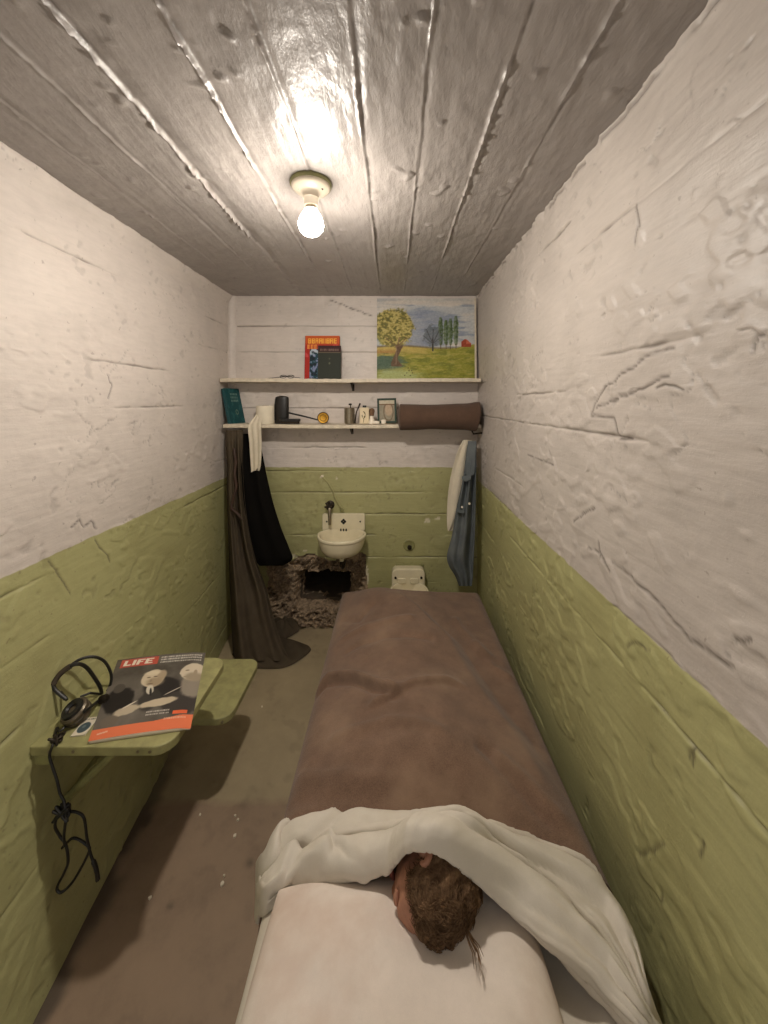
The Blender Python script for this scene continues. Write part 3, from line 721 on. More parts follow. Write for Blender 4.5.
# ridged metal cup with things in it
Yk = YS+.055; X = px2(349.5, Yk)
cp = root_at('metal_cup', 'ridged grey metal cup holding a small stick', 'cup', (X, Yk, Z2))
prof = [(0, .001), (.026, .001)]+[(.026+.0012*(k % 2), .004+.0075*k) for k in range(12)]+[(.0275, .092), (.024, .092), (.024, .006), (0, .006)]
V = MB().lathe(prof, (X, Yk, Z2), n=30); V.build('cup_wall', M['steel'], cp, True, angle=25)
for k in range(10):
    a = 2*math.pi*k/10; MB().tube([(X+.0275*math.cos(a), Yk+.0275*math.sin(a), Z2+.004), (X+.0275*math.cos(a), Yk+.0275*math.sin(a), Z2+.09)], .0024, 6).build('rib', M['steel'], cp)
adopt(cp)
st = MB().tube([(X+.004, Yk, Z2+.008), (X+.006, Yk, Z2+.112)], .003, 6).lathe([(0, .106), (.009, .108), (.010, .116), (0, .119)], (X+.004, Yk, Z2), n=12).build('small_stick', M['dark_metal'])
tag(st, 'dark knobbed stick standing in the metal cup', 'stick')
# toothbrush leaning by the tin
tb = MB().tube([(px2(355, Yk), Yk-.004, Z2+.004), (px2(356.5, Yk), Yk+.004, Z2+.07), (px2(360, Yk), Yk+.012, Z2+.118)], [.004, .0035, .005], 8).build('toothbrush', M['dark_metal'], None, True)
tag(tb, 'dark thin brush handle leaning between cup and cream bottle', 'toothbrush')
# cream tin
Yk = YS+.060; X = px2(364.5, Yk)
ct = root_at('powder_tin', 'cream shaving powder tin with dark cap', 'tin', (X, Yk, Z2))
MB().prism(rounded(X-.029, Yk-.014, X+.029, Yk+.014, .012), Z2, Z2+.094).build('body', simple('cream_tin', (218, 202, 170), .4), ct, bevel=.003)
MB().prism(rounded(X-.011, Yk-.008, X+.011, Yk+.008, .006), Z2+.093, Z2+.106).build('cap', M['black'], ct, bevel=.001)
def tin_fn(u, v):
    c = np.zeros(u.shape+(3,))+np.array([220, 204, 172]); q = np.abs(np.hypot((u-.42)*1.1, (v-.55))-.2)
    c = mixa(c, (84, 76, 48), ((q < .05) & (fbm(u*9, v*9, 4, 2) > -.1)).astype(float)); c = mixa(c, (110, 100, 66), (np.abs(u-.45-.25*(v-.3)) < .035)*(v > .05)*(v < .5)*1.0); return c
printed('label_print', .050, .085, 40, 60, tin_fn, M['print'], ct, frame_xf((X-.025, Yk-.0148, Z2+.004), (1, 0, 0), (0, 0, 1))); adopt(ct)
# shaving brush
Yk = YS+.040; X = px2(371.8, Yk)
sb = root_at('shaving_brush', 'shaving brush with brown bristles and white handle', 'brush', (X, Yk, Z2))
MB().lathe([(0, .0), (.016, .0), (.018, .006), (.0165, .022), (.011, .034), (.013, .042), (.012, .046), (0, .046)], (X, Yk, Z2), n=22).build('handle', M['whiteprint'], sb, True)
MB().lathe([(0, .044), (.0115, .044), (.014, .06), (.0165, .074), (.014, .084), (.008, .089), (0, .091)], (X, Yk, Z2), n=22).build('bristles', simple('bristle', (112, 84, 60), .9, .3, 90, .6, 300), sb, True); adopt(sb)
# soap pieces
for px, wd, lab, hh in ((376.5, .034, 'small cream soap bar lying beside the shaving brush', .018), (383.5, .026, 'small cream lump in front of green picture frame', .026)):
    Yk = YS+.020; X = px2(px, Yk)
    s_ = MB().prism(rounded(X-wd/2, Yk-.012, X+wd/2, Yk+.012, .006), Z2+.0005, Z2+hh).build('soap_bar', M['whiteprint'], None, bevel=.005, seg=3); tag(s_, lab, 'soap', 'soap pieces on the lower shelf')
# green picture frame
Yk = YS+.060; o = (px2(377.6, Yk), Yk, Z2+.002); wd, hh = 19.2*Yk/F, 25*Yk/F
pf = root_at('picture_frame', 'small green framed portrait standing on the lower shelf', 'picture frame', o)
tp = math.radians(8); xf = frame_xf(o, (1, .05, .02), (.02, math.sin(tp), math.cos(tp))); t_ = .011
for lo, hi in (((0, 0, 0), (wd, t_, .010)), ((0, hh-t_, 0), (wd, hh, .010)), ((0, t_, 0), (t_, hh-t_, .010)), ((wd-t_, t_, 0), (wd, hh-t_, .010))):
    MB().box(lo, hi).build('frame_bar', M['greenframe'], pf, bevel=.0015, xf=xf)
MB().box((.002, .002, -.004), (wd-.002, hh-.002, .002)).build('backing', M['paper'], pf, xf=xf)
def port(u, v):
    c = np.zeros(u.shape+(3,))+np.array([150, 142, 122]); c = mixa(c, (182, 160, 134), smooth(.3, .2, np.hypot(u-.62, (v-.55)*.8))); c = mixa(c, (118, 100, 78), smooth(.05, .02, np.abs(np.hypot(u-.6, (v-.45)*.7)-.3))*.8)
    c = mixa(c, (206, 196, 172), (v > .82)*.8); c = mixa(c, (112, 84, 58), (np.abs(v-.80) < .025)*.9); return c+14*fbm(u*12, v*12, 8, 3)[..., None]
printed('portrait_print', wd-2*t_, hh-2*t_, 50, 60, port, M['print'], pf, xf @ Matrix.Translation((t_, t_, .0035))); adopt(pf)
# rolled brown blanket at the right end of the lower shelf
n, mm = 90, 56; s = np.linspace(0, 1, n); th = np.linspace(0, 2*math.pi, mm, endpoint=False)
S, T = np.meshgrid(s, th, indexing='ij')
x0, x1 = px2(397.5, YS+.03), XR-.02
rad = .078*(1-.0*S)
yc = YS+.022; zc = Z2+.038+.004*S
rz = .077+.010*smooth(.8, 1, S)-.006*np.exp(-((S-.42)/.22)**2); ry = .084
endr = np.where(S < .04, np.sqrt(np.clip(1-((.04-S)/.04)**2, 0, 1)), 1)*np.where(S > .97, np.sqrt(np.clip(1-((S-.97)/.03)**2, 0, 1)), 1)
lump = 1+.05*fbm(S*4+5, T*1.2, 3, 3)
Zr = np.sin(T)*rz*lump
P = np.stack([x0+(x1-x0)*S+.012*np.sin(T)*smooth(.5, 1, S), yc+np.cos(T)*ry*lump*np.maximum(endr, .0), zc+Zr*endr], -1)
P[..., 2] = np.maximum(P[..., 2], np.where(P[..., 1] > YS-.004, Z2+.0, Z2-.048))
rl = grid('rolled_blanket', P, M['roll'], cv=True); tag(rl, 'rolled brown wool blanket at right end of lower shelf', 'blanket')

# ------------------------------------------------------------------ hanging clothes
def garment(name, rows, mat, nf, amp, seed, n=130, m=72, mask_lo=None):
    """rows: (py, px left, px right, distance, half thickness); a closed, folded cloth tube"""
    R = cr(np.array(rows, float), n)
    th = np.linspace(0, 2*math.pi, m, endpoint=False)
    py, l, r, Y, tk = [R[:, k:k+1] for k in range(5)]
    u = (1-np.cos(th))/2; side = -np.sin(th)       # front half first
    t = np.linspace(0, 1, n)[:, None]
    fold = np.sin(u*nf*math.pi*2+1.3*np.sin(t*2.2+seed)+seed)*.6+np.sin(u*nf*4.7+seed*2+t*2)*.4
    fold = fold+1.2*fbm(u*nf+0*t, t*1.6+0*u, seed, 3)
    yy = Y-tk*side[None]*(1.0)+amp*fold*np.clip(t*5, .25, 1)*np.where(side > 0, 1, .4)[None]
    px = l+(r-l)*u[None]+0.35*amp/.02*fold*np.sin(th)[None]**2
    P = np.stack([(px-CX)*yy/F, yy, CZ-(py-CY)*yy/F+0*px], -1)
    return P
def cap_grid(name, P, mat, parent=None):
    o = grid(name, P, mat, parent, cv=True)
    import bmesh
    b = bmesh.new(); b.from_mesh(o.data); bmesh.ops.holes_fill(b, edges=[e for e in b.edges if e.is_boundary], sides=0); bmesh.ops.recalc_face_normals(b, faces=b.faces[:])
    for f_ in b.faces: f_.smooth = True
    b.to_mesh(o.data); b.free(); return o
rows = [(430, 226, 243, 2.20, .012), (445, 226, 243, 2.19, .022), (470, 227, 243, 2.18, .026), (500, 227, 245, 2.17, .030), (530, 228, 249, 2.16, .034), (560, 229, 256, 2.15, .040), (590, 230, 267, 2.14, .048), (615, 231, 273, 2.12, .052), (637, 232, 280, 2.10, .056), (652, 233, 286, 2.065, .05), (661, 235, 291, 2.035, .035)]
P = garment('coat', rows, None, 3.2, .032, 3)
P[..., 0] = np.maximum(P[..., 0], XL+.028+lean(P[..., 1], P[..., 2])); P[..., 1] = np.minimum(P[..., 1], YB-.02)
P[..., 2] = np.maximum(P[..., 2], .012)
coat = root_at('hanging_coat', 'long grey-brown coat hanging in left corner and trailing on floor', 'coat', (px2(250, 2.1), 2.1, 0))
cap_grid('coat_body', P, M['grey_cloth'], coat)
# the trailing hem on the floor
hem = [U(232, 655, 0), U(245, 667, 0), U(262, 669, 0), U(284, 668, 0), U(300, 660, 0), U(311, 650, 0), U(303, 645, 0), U(286, 640, 0), U(268, 634, 0), U(248, 634, 0)]
c0 = np.mean(hem, 0); ring = cr(np.array(hem+[hem[0]]), 81)[:-1]; rr = np.linspace(0, 1, 26)
R_, G_ = np.meshgrid(rr, np.arange(80), indexing='ij')
P = c0[None, None]*(1-R_[..., None])+ring[None]*R_[..., None]
P[..., 2] = .010+.055*(1-R_**2)*smooth(.06, -.10, P[..., 0]-c0[0])+.010*(1-R_**3)*(1+1.3*np.sin(P[..., 0]*60+P[..., 1]*45))+.003
P[-1, :, 2] = .001
P[..., 0] = np.maximum(P[..., 0], XL+.03+lean(P[..., 1], P[..., 2]))
grid('coat_hem', P, M['grey_cloth'], coat, cv=True, flip=True)
hem2 = [U(268, 632, 0), U(282, 640, 0), U(297, 633, 0), U(299, 625, .03), U(288, 622, .05), U(272, 622, .05)]
c1 = np.mean(hem2, 0)+np.array([0, 0, .05]); ring = cr(np.array(hem2+[hem2[0]]), 61)[:-1]; R_, G_ = np.meshgrid(rr, np.arange(60), indexing='ij')
P = c1*(1-R_[..., None])+ring[None]*R_[..., None]; P[..., 2] += .018*np.sin(R_*math.pi)*(1+.8*np.sin(G_*.5))
P[..., 2] = np.maximum(P[..., 2], .004); grid('coat_sleeve_end', P, M['grey_cloth'], coat, cv=True, flip=True)
# strap
MB().tube([D(234, 448, 2.14), D(236, 462, 2.135), D(234.5, 474, 2.13), D(236.5, 486, 2.125), D(233, 500, 2.12), D(231, 508, 2.12), D(238, 514, 2.115), D(243, 520, 2.11)], .008, 8).build('leather_strap', simple('brown_leather', (58, 38, 26), .6, .3), coat, True)
adopt(coat)
rows = [(434, 236, 256, 2.215, .012), (445, 236, 259, 2.205, .02), (465, 236, 263, 2.19, .028), (480, 237, 266, 2.18, .032), (505, 239, 272, 2.17, .036), (530, 243, 280, 2.16, .040), (550, 248, 288, 2.15, .042), (561, 252, 291, 2.145, .040), (568, 258, 281, 2.145, .030)]
P = garment('jacket', rows, None, 2.0, .010, 8); P[..., 1] = np.minimum(P[..., 1]+.028, YB-.02)
jk = cap_grid('hanging_jacket', P, M['black_cloth']); tag(jk, 'black jacket hanging under the lower shelf beside the coat', 'jacket')
# right corner: white towel behind, blue shirt in front
rows = [(440, 463, 472, 2.23, .008), (450, 458, 473, 2.225, .014), (470, 452, 473, 2.22, .018), (490, 448.5, 471, 2.22, .02), (510, 447, 468, 2.22, .02), (524, 447, 460, 2.22, .018), (531, 448, 452, 2.22, .010)]
P = garment('towel', rows, None, 2.2, .008, 12); P[..., 0] = np.minimum(P[..., 0], XR-.02); P[..., 1] = np.minimum(P[..., 1], YB-.012)
tq = cap_grid('hanging_towel', P, M['towel']); tag(tq, 'white towel hanging behind the blue shirt in right corner', 'towel')
rows = [(441, 468.5, 476.5, 2.20, .012), (450, 466.5, 476.5, 2.19, .02), (470, 464, 476.3, 2.175, .028), (490, 460.5, 476, 2.165, .032), (510, 456, 475.8, 2.16, .034), (535, 452, 475, 2.155, .036), (555, 447, 474, 2.15, .036), (566, 449, 473.5, 2.15, .034), (576, 455, 473, 2.15, .03), (586, 459, 472, 2.15, .022)]
P = garment('shirt', rows, None, 2.4, .024, 21); P[..., 0] = np.minimum(P[..., 0], XR-.018); P[..., 1] = np.minimum(P[..., 1], YB-.012)
sh = root_at('hanging_shirt', 'blue chambray work shirt hanging in the right back corner', 'shirt', (px2(465, 2.15), 2.15, .37))
cap_grid('shirt_body', P, M['blue_cloth'], sh)
m = MB(); q = [D(462, 476.5, 2.118), D(471, 474.5, 2.118), D(471, 479, 2.114), D(466, 482, 2.112), D(462, 479.5, 2.114)]
def flap(name, pts, mat, par, th=.006):
    a = [np.array(p) for p in pts]; n = len(a); off = np.array([0, th, 0])
    return MB().add(a+[p+off for p in a], [tuple(range(n)), tuple(range(n, 2*n))[::-1]]+[(i, (i+1) % n, n+(i+1) % n, n+i) for i in range(n)]).build(name, mat, par, bevel=.001)
flap('pocket_flap', q, M['blue_cloth'], sh)
flap('pocket_flap', [D(456.5, 509, 2.113), D(464.5, 510.5, 2.111), D(464.5, 513.5, 2.109), D(456, 512.5, 2.111)], M['blue_cloth'], sh)
for p in ((462, 507), (469.3, 503.5)):
    c = D(p[0], p[1], 2.108); MB().lathe([(0, .0), (.006, .0), (.006, -.003), (0, -.0035)], c, 'y', n=12).build('button', M['whiteprint'], sh)
flap('collar', [D(468.2, 441, 2.165), D(476.3, 441, 2.165), D(474.5, 474, 2.125), D(469.8, 476.5, 2.122), D(465.5, 474, 2.13)], M['blue_cloth'], sh)
adopt(sh)
hk = MB().tube([(XR+.0, 2.2, SZ2-.05), (XR-.05, 2.2, SZ2-.055), (XR-.06, 2.2, SZ2-.035)], .005, 8).build('coat_hook', M['dark_metal']); tag(hk, 'dark metal coat hook above the blue shirt', 'hook')

# ------------------------------------------------------------------ sink
sx, rimz = bx(344), CZ-.762
sk = root_at('wall_sink', 'small white porcelain wall sink with a splashback', 'sink', (sx, YB, rimz-.12))
spl = MB().prism(rounded(sx-.127, rimz-.01, sx+.127, rimz+.094, .012), YB-.022, YB+.006, 'y').build('splashback', M['porcelain'], sk, bevel=.004)
def bowl_ring(k, z, inner):       # D-shaped plan: straight at the wall, half-ellipse in front
    th = np.linspace(0, 2*math.pi, 64, endpoint=False); a, bb = .140*k, .150*k
    x = a*np.sign(np.cos(th))*np.abs(np.cos(th))**.85; y = np.where(np.sin(th) > 0, np.sin(th)*.075*min(1, k+.1), np.sin(th)*bb)
    return np.stack([sx+x, YB-.095+y*1.0, np.full_like(x, z)], -1)
rings = [bowl_ring(.45, rimz-.108, 0), bowl_ring(.70, rimz-.102, 0), bowl_ring(.86, rimz-.075, 0), bowl_ring(.94, rimz-.04, 0), bowl_ring(.97, rimz-.016, 0), bowl_ring(1.0, rimz-.010, 0), bowl_ring(1.0, rimz, 0), bowl_ring(.97, rimz+.004, 0),
         bowl_ring(.90, rimz, 0), bowl_ring(.84, rimz-.03, 0), bowl_ring(.74, rimz-.065, 0), bowl_ring(.5, rimz-.088, 0), bowl_ring(.14, rimz-.092, 0)]
P = cr(np.array(rings), 52)
P[..., 1] = np.minimum(P[..., 1], YB+.004)
bas = cap_grid('basin', P, M['porcelain'], sk)
MB().lathe([(0, 0), (.020, 0), (.020, -.016), (.014, -.02), (.014, -.05), (0, -.05)], (sx, YB-.1, rimz-.104), n=20).build('drain', M['porcelain'], bas, True)
MB().tube([(sx, YB-.1, rimz-.15), (sx, YB-.1, rimz-.18), (sx, YB-.08, rimz-.2), (sx, YB+.01, rimz-.205)], .012, 10).build('drain_pipe', M['dark_metal'], bas, True)
for dx, dz in ((0, .009), (0, -.009), (.009, 0), (-.009, 0)):
    MB().lathe([(0, -.0235), (.0075, -.0235), (.0075, -.02), (0, -.02)], (sx+dx, YB, rimz+.048+dz), 'y', n=12).build('tap_hole', M['black'], spl)
for dx in (-.100, .100):
    MB().lathe([(0, -.025), (.005, -.025), (.005, -.02), (0, -.02)], (sx+dx, YB, rimz+.048), 'y', n=12).build('bolt', M['dark_metal'], spl)
for dx in (-.016, 0, .016):
    MB().prism(rounded(sx+dx-.0045, rimz-.010, sx+dx+.0045, rimz+.006, .004), YB-.0235, YB-.02, 'y').build('overflow_slot', M['black'], spl)
adopt(sk)
fx = bx(331); fz_ = bz(504)
fc = root_at('wall_faucet', 'old metal faucet above the left of the sink', 'faucet', (fx, YB, fz_))
MB().lathe([(0, .004), (.026, .004), (.026, -.004), (.014, -.010), (.012, -.04), (.016, -.045), (.016, -.06), (0, -.062)], (fx-.004, YB, fz_-.004), 'y', n=20).build('valve_body', M['dark_metal'], fc, True)
MB().tube([(fx, YB-.045, fz_-.004), (fx+.001, YB-.058, fz_-.02), (fx+.002, YB-.062, fz_-.06), (fx+.003, YB-.062, fz_-.105)], [.012, .011, .010, .009], 12).build('spout', M['steel'], fc, True)
for a in (20, 80, 140):
    a = math.radians(a); dx, dz = .026*math.cos(a), .026*math.sin(a)
    MB().tube([(fx-.004-dx, YB-.055, fz_+.004-dz), (fx-.004+dx, YB-.055, fz_+.004+dz)], .006, 8).build('handle_spoke', M['dark_metal'], fc, True)
adopt(fc)
cd = root_at('bent_pipe', 'thin bent green pipe on the wall above the sink', 'pipe', (bx(336), YB, bz(500)))
MB().tube([(bx(322), YB+.0, bz(476.5)), (bx(328), YB-.004, bz(482.5)), (bx(333), YB-.005, bz(491)), (bx(335), YB-.006, bz(498)), (bx(339), YB-.008, bz(504)), (bx(342), YB-.012, bz(508.5))], [.006, .005, .006, .006, .006, .008], 8).build('pipe_run', M['green_wood'], cd, True)
MB().lathe([(0, -.012), (.011, -.014), (.013, -.022), (.009, -.03), (0, -.033)], (bx(342.5), YB+.004, bz(509.5)), 'y', n=14).build('end_knob', M['green_metal'], cd, True)
MB().lathe([(0, .01), (.010, .006), (.006, -.006), (0, -.008)], (bx(322), YB, bz(476.5)), 'y', n=8).build('bare_end', M['paper'], cd); adopt(cd)
# flush button
fb = root_at('flush_button', 'round green painted flush button above the toilet', 'button', (bx(409), YB, bz(545)))
MB().lathe([(0, .006), (.036, .006), (.036, -.003), (.030, -.007), (.022, -.005), (.020, -.003), (0, -.003)], (bx(409), YB, bz(545)), 'y', n=28).build('rosette', M['green_metal'], fb, True)
MB().lathe([(0, .0), (.013, .0), (.013, -.016), (.010, -.02), (0, -.021)], (bx(409.5), YB, bz(547)), 'y', n=18).build('knob', M['dark_metal'], fb, True); adopt(fb)
rail = MB().box((bx(396), YB-.010, bz(566)), (bx(424), YB+.01, bz(563.5))).build('wall_ledge', M['green_metal'], None, bevel=.002); tag(rail, 'thin green painted ledge on wall above toilet', 'ledge')
# toilet
tx = bx(408)
tl = root_at('toilet', 'white porcelain seatless toilet beyond the foot of the bed', 'toilet', (tx, YB-.13, 0))
zt = CZ-(568.5-CY)*2.27/F
bpl = MB().prism(rounded(tx-.098, zt-.23, tx+.098, zt, .035), YB-.06, YB+.004, 'y').build('back_plate', M['porcelain'], tl, bevel=.008, seg=3)
th = np.linspace(0, 2*math.pi, 48, endpoint=False)
def tring(a, b0, z, yc=YB-.155): return np.stack([tx+a*np.cos(th), yc+b0*np.sin(th), np.full_like(th, z)], -1)
zr = zt-.085
rings = [tring(.08, .085, 0), tring(.078, .082, .03), tring(.07, .075, .1), tring(.085, .09, zr-.16), tring(.115, .115, zr-.07), tring(.112, .13, zr-.015), tring(.112, .13, zr), tring(.104, .12, zr+.004), tring(.10, .105, zr-.004), tring(.085, .09, zr-.06), tring(.04, .045, zr-.13), tring(.01, .01, zr-.135)]
P = cr(np.array(rings), 48); P[..., 1] = np.minimum(P[..., 1], YB-.02); cap_grid('bowl', P, M['porcelain'], tl)
for dx in (-.076, .076): MB().lathe([(0, -.063), (.007, -.066), (.007, -.055), (0, -.055)], (tx+dx, YB, zt-.05), 'y', n=12).build('bolt', M['dark_metal'], bpl)
for dx in (-.04, .035):
    MB().prism(rounded(tx+dx-.026, zt-.085, tx+dx+.026, zt-.052, .012), YB-.068, YB-.056, 'y').build('hinge_lug', M['porcelain'], bpl, bevel=.004)
adopt(tl)

# ------------------------------------------------------------------ folding table and seat on the left wall
tops = {}
def fold_shelf(name, label, cat, z, y0, y1, xr, th):
    t = root_at(name, label, cat, (wl_x((y0+y1)/2, z), (y0+y1)/2, z-th))
    x0 = wl_x(y0, z)-.01; x1 = wl_x(y1, z)-.01
    out = rounded(0, 0, 1, 1, .1)
    r = .045; pts = [(x0, y0)]+[(xr-r+r*math.cos(a), y0+r+r*math.sin(a)) for a in np.radians(np.linspace(-90, 0, 8))]+[(xr-r+r*math.cos(a), y1-r+r*math.sin(a)) for a in np.radians(np.linspace(0, 90, 8))]+[(x1, y1)]
    tops[t.name] = MB().prism(pts, z-th, z).build('top_board', M['green_wood'], t, bevel=.003).name
    return t
TZ, TY0, TY1, TXR = CZ-.87, .971, 1.312, -.562
tab = fold_shelf('folding_table', 'green painted folding table on left wall holding the magazine', 'table', TZ, TY0, TY1, TXR, .024)
for px in (52, 76, 140, 152): 
    c = U(px, 748.5, TZ-.012); MB().lathe([(0, .004), (.004, .004), (.004, -.0015), (0, -.002)], (c[0], TY0, TZ-.012), 'y', n=10).build('screw', M['steel'], bpy.data.objects[tops[tab.name]])
MB().box((wl_x(TY0, TZ)-.004, TY0+.004, TZ-.05), (wl_x(TY0, TZ)+.05, TY0+.02, TZ-.02)).build('hinge_block', M['green_metal'], tab, bevel=.002)
for yy in (TY0+.05, TY1-.05):
    zb = TZ-.20; a = np.array([wl_x(yy, zb)-.004, yy, zb]); b_ = np.array([-.70, yy, TZ-.022])
    m = MB(); m.tube([a, a+(b_-a)*.5, b_], .010, 8); m.build('strut', M['green_metal'], tab, True)
MB().box((wl_x(1.1, TZ-.2)-.03, TY0+.03, TZ-.215), (wl_x(1.1, TZ-.2)+.012, TY1-.03, TZ-.19)).build('wall_batten', M['green_metal'], tab, bevel=.003)
adopt(tab)
SZ = CZ-1.07
seat = fold_shelf('wall_bench', 'lower green folding bench board behind the magazine table', 'bench', SZ, 1.30, 1.605, -.552, .024)
for px in (160, 222):
    c = D(px, 723, 1.30); MB().lathe([(0, .004), (.004, .004), (.004, -.0015), (0, -.002)], (c[0], 1.30, SZ-.012), 'y', n=10).build('screw', M['steel'], bpy.data.objects[tops[seat.name]])
yy = 1.45; zb = SZ-.16; MB().tube([(wl_x(yy, zb)-.004, yy, zb), (-.70, yy, SZ-.022)], .010, 8).build('strut', M['green_metal'], seat, True)
MB().box((wl_x(1.45, zb)-.03, 1.33, zb-.015), (wl_x(1.45, zb)+.010, 1.58, zb+.010)).build('wall_batten', M['green_metal'], seat, bevel=.003)
adopt(seat)

# magazine
mz = TZ+.008
cTL, cTR, cBR, cBL = [Vector(U(x, y, mz)) for x, y in ((117.8, 660), (205.7, 651.5), (190.5, 727), (88, 741.5))]
mg = root_at('magazine', 'black and white news magazine with red masthead and orange band', 'magazine', tuple((cTL+cBR)/2-Vector((0, 0, .008))))
def bil(u, v):
    u = np.asarray(u)[..., None]; v = np.asarray(v)[..., None]
    P = np.array(cBL)*(1-u)*(1-v)+np.array(cBR)*u*(1-v)+np.array(cTR)*u*v+np.array(cTL)*(1-u)*v
    P = P.copy(); uu_, vv_ = u[..., 0], v[..., 0]
    P[..., 2] += .006*np.sin(uu_*math.pi)*.6+.007*smooth(.8, 1, uu_)*smooth(.4, 0, vv_)*0-.004*smooth(.85, 1, uu_)
    return P
def cover(u, v):
    n = fbm(u*7, v*9, 3, 4)
    c = np.zeros(u.shape+(3,))+np.array([96, 90, 82]); c = c+26*n[..., None]
    c = mixa(c, (122, 114, 104), .5*smooth(.8, .6, v)*smooth(.9, .2, u))
    def blob(cx, cy, rx, ry, rgb, soft=.25, ro=0, wob=.15, seed=1):
        du, dv = u-cx, v-cy; ca, sa = math.cos(ro), math.sin(ro); a, b = (du*ca+dv*sa)/rx, (-du*sa+dv*ca)/ry
        return mixa(c, rgb, smooth(1+soft/2, 1-soft/2, np.hypot(a, b)+wob*fbm(u*14, v*14, seed, 3)))
    # dark suits
    c = blob(.17, .40, .16, .16, (40, 36, 34), seed=2); c = blob(.62, .48, .22, .15, (46, 42, 40), .3, -.4, seed=3); c = blob(.50, .36, .12, .13, (62, 58, 54), .3, seed=4)
    c = blob(.85, .30, .24, .14, (66, 60, 56), seed=5)
    # figure at the right: bald head in profile, pale jacket
    c = blob(.96, .52, .17, .17, (142, 132, 118), .3, .5, seed=6); c = blob(.90, .70, .14, .125, (206, 192, 168), .14, 0, .08, seed=7); c = blob(.785, .68, .03, .025, (206, 192, 168), .3, 0, .05)
    c = blob(.835, .715, .022, .008, (128, 112, 94), .8); c = blob(.825, .625, .02, .007, (146, 128, 108), .8); c = blob(.93, .62, .11, .06, (158, 144, 122), .8); c = blob(.93, .69, .02, .035, (160, 144, 122), .5)
    # middle figure: round pale face
    c = blob(.47, .645, .125, .125, (204, 188, 160), .14, 0, .08, seed=9); c = blob(.56, .68, .05, .07, (170, 152, 126), .5)
    c = blob(.50, .59, .09, .06, (164, 146, 120), .9); c = blob(.42, .66, .022, .009, (116, 100, 82), .8); c = blob(.495, .665, .022, .009, (116, 100, 82), .8); c = blob(.452, .61, .012, .02, (150, 132, 108), .8); c = blob(.45, .568, .032, .008, (122, 104, 86), .8); c = blob(.45, .72, .08, .03, (214, 200, 172), .8)
    c = blob(.47, .49, .04, .06, (206, 198, 180), .3, .3); c = blob(.485, .46, .012, .05, (40, 36, 34), .4, .2)
    # hands
    c = blob(.60, .315, .20, .045, (196, 180, 154), .3, .12, .2, 12); c = blob(.28, .27, .13, .05, (188, 174, 150), .35, .2, .3, 13); c = blob(.30, .33, .08, .008, (214, 204, 184), .5, .5); c = blob(.14, .17, .09, .06, (112, 102, 90), .4)
    c = blob(.72, .44, .10, .006, (190, 180, 164), .5, .5)
    c = blob(.13, .56, .06, .06, (84, 78, 70), .3)
    # headlines
    for v0, s_ in ((.945, 2), (.905, 3), (.865, 4)): c = mixa(c, (220, 214, 202), .85*scribble(u, v, .50, .97, v0, v0+.022, 22, s_))
    for v0, s_ in ((.205, 5), (.175, 6)): c = mixa(c, (214, 206, 194), .85*scribble(u, v, .50, .74, v0, v0+.018, 14, s_))
    c = mixa(c, (224, 106, 66), ((u > .78) & (u < .93) & (v > .16) & (v < .20)).astype(float))
    ban = ((v < .105+.045*smooth(.55, .95, u)-.0*u)).astype(float)
    c = mixa(c, (224, 120, 82), ban); c = mixa(c, (238, 196, 170), .8*scribble(u, v, .70, .93, .11, .13, 12, 9))
    c = mixa(c, (232, 200, 180), .7*((np.abs(v-.06-.15*(u-.1)) < .008) & (u > .06) & (u < .16)))
    return c
uu, vv = np.meshgrid(np.linspace(0, 1, 220), np.linspace(0, 1, 260), indexing='ij')
o = grid('cover', bil(uu, vv), M['print'], mg); colattr(o, 'print', lin(np.clip(cover(uu, vv), 0, 255)))
ue, ve = np.meshgrid(np.linspace(0.004, .996, 30), np.linspace(0.003, .997, 30), indexing='ij')
tp_ = bil(ue, ve)-np.array([0, 0, .0006]); bt_ = tp_.copy(); bt_[..., 2] = np.minimum(tp_[..., 2]-.004, np.where(tp_[..., 0] > TXR-.0, tp_[..., 2]-.004, TZ+.0006))
V = np.concatenate([tp_.reshape(-1, 3), bt_.reshape(-1, 3)]); I = np.arange(900).reshape(30, 30); q = np.stack([I[:-1, :-1], I[1:, :-1], I[1:, 1:], I[:-1, 1:]], -1).reshape(-1, 4)
bd = list(I[:, 0])+list(I[-1, 1:])+list(I[-2::-1, -1])+list(I[0, -2:0:-1]); side = np.array([(bd[i], bd[i]+900, bd[(i+1) % len(bd)]+900, bd[(i+1) % len(bd)]) for i in range(len(bd))])
raw_mesh('pages', V, np.vstack([q, q[:, ::-1]+900, side]), M['paper'], mg)
def patch(name, u0, u1, v0, v1, mat, lift, n=14):
    a, b = np.meshgrid(np.linspace(u0, u1, n), np.linspace(v0, v1, n), indexing='ij'); return grid(name, bil(a, b)+np.array([0, 0, lift]), mat, mg)
mh = patch('masthead', .055, .47, .855, .978, M['red'], .0005)
LET = {'L': [((0, 0), (.4, 1)), ((0, 0), (1, .24))], 'I': [((.12, 0), (.66, 1))], 'F': [((0, 0), (.4, 1)), ((0, .8), (1, 1)), ((0, .42), (.8, .6))], 'E': [((0, 0), (.4, 1)), ((0, .8), (1, 1)), ((0, .42), (.85, .6)), ((0, 0), (1, .2))]}
for k, ch in enumerate('LIFE'):
    u0 = .085+[0, .088, .142, .236][k]; wd = [.082, .062, .085, .088][k]; V = []; Fq = []
    for (a0, b0), (a1, b1) in LET[ch]:
        b_ = len(V); pts = [(a0, b0), (a1, b0), (a1, b1), (a0, b1)]
        V += [bil(np.array(u0+wd*a+.012*b), np.array(.875+.082*b))+np.array([0, 0, .0010]) for a, b in pts]; Fq.append((b_, b_+1, b_+2, b_+3))
    raw_mesh('masthead_letter', np.array(V), np.array(Fq), M['whiteprint'], mh, False)
adopt(mg)
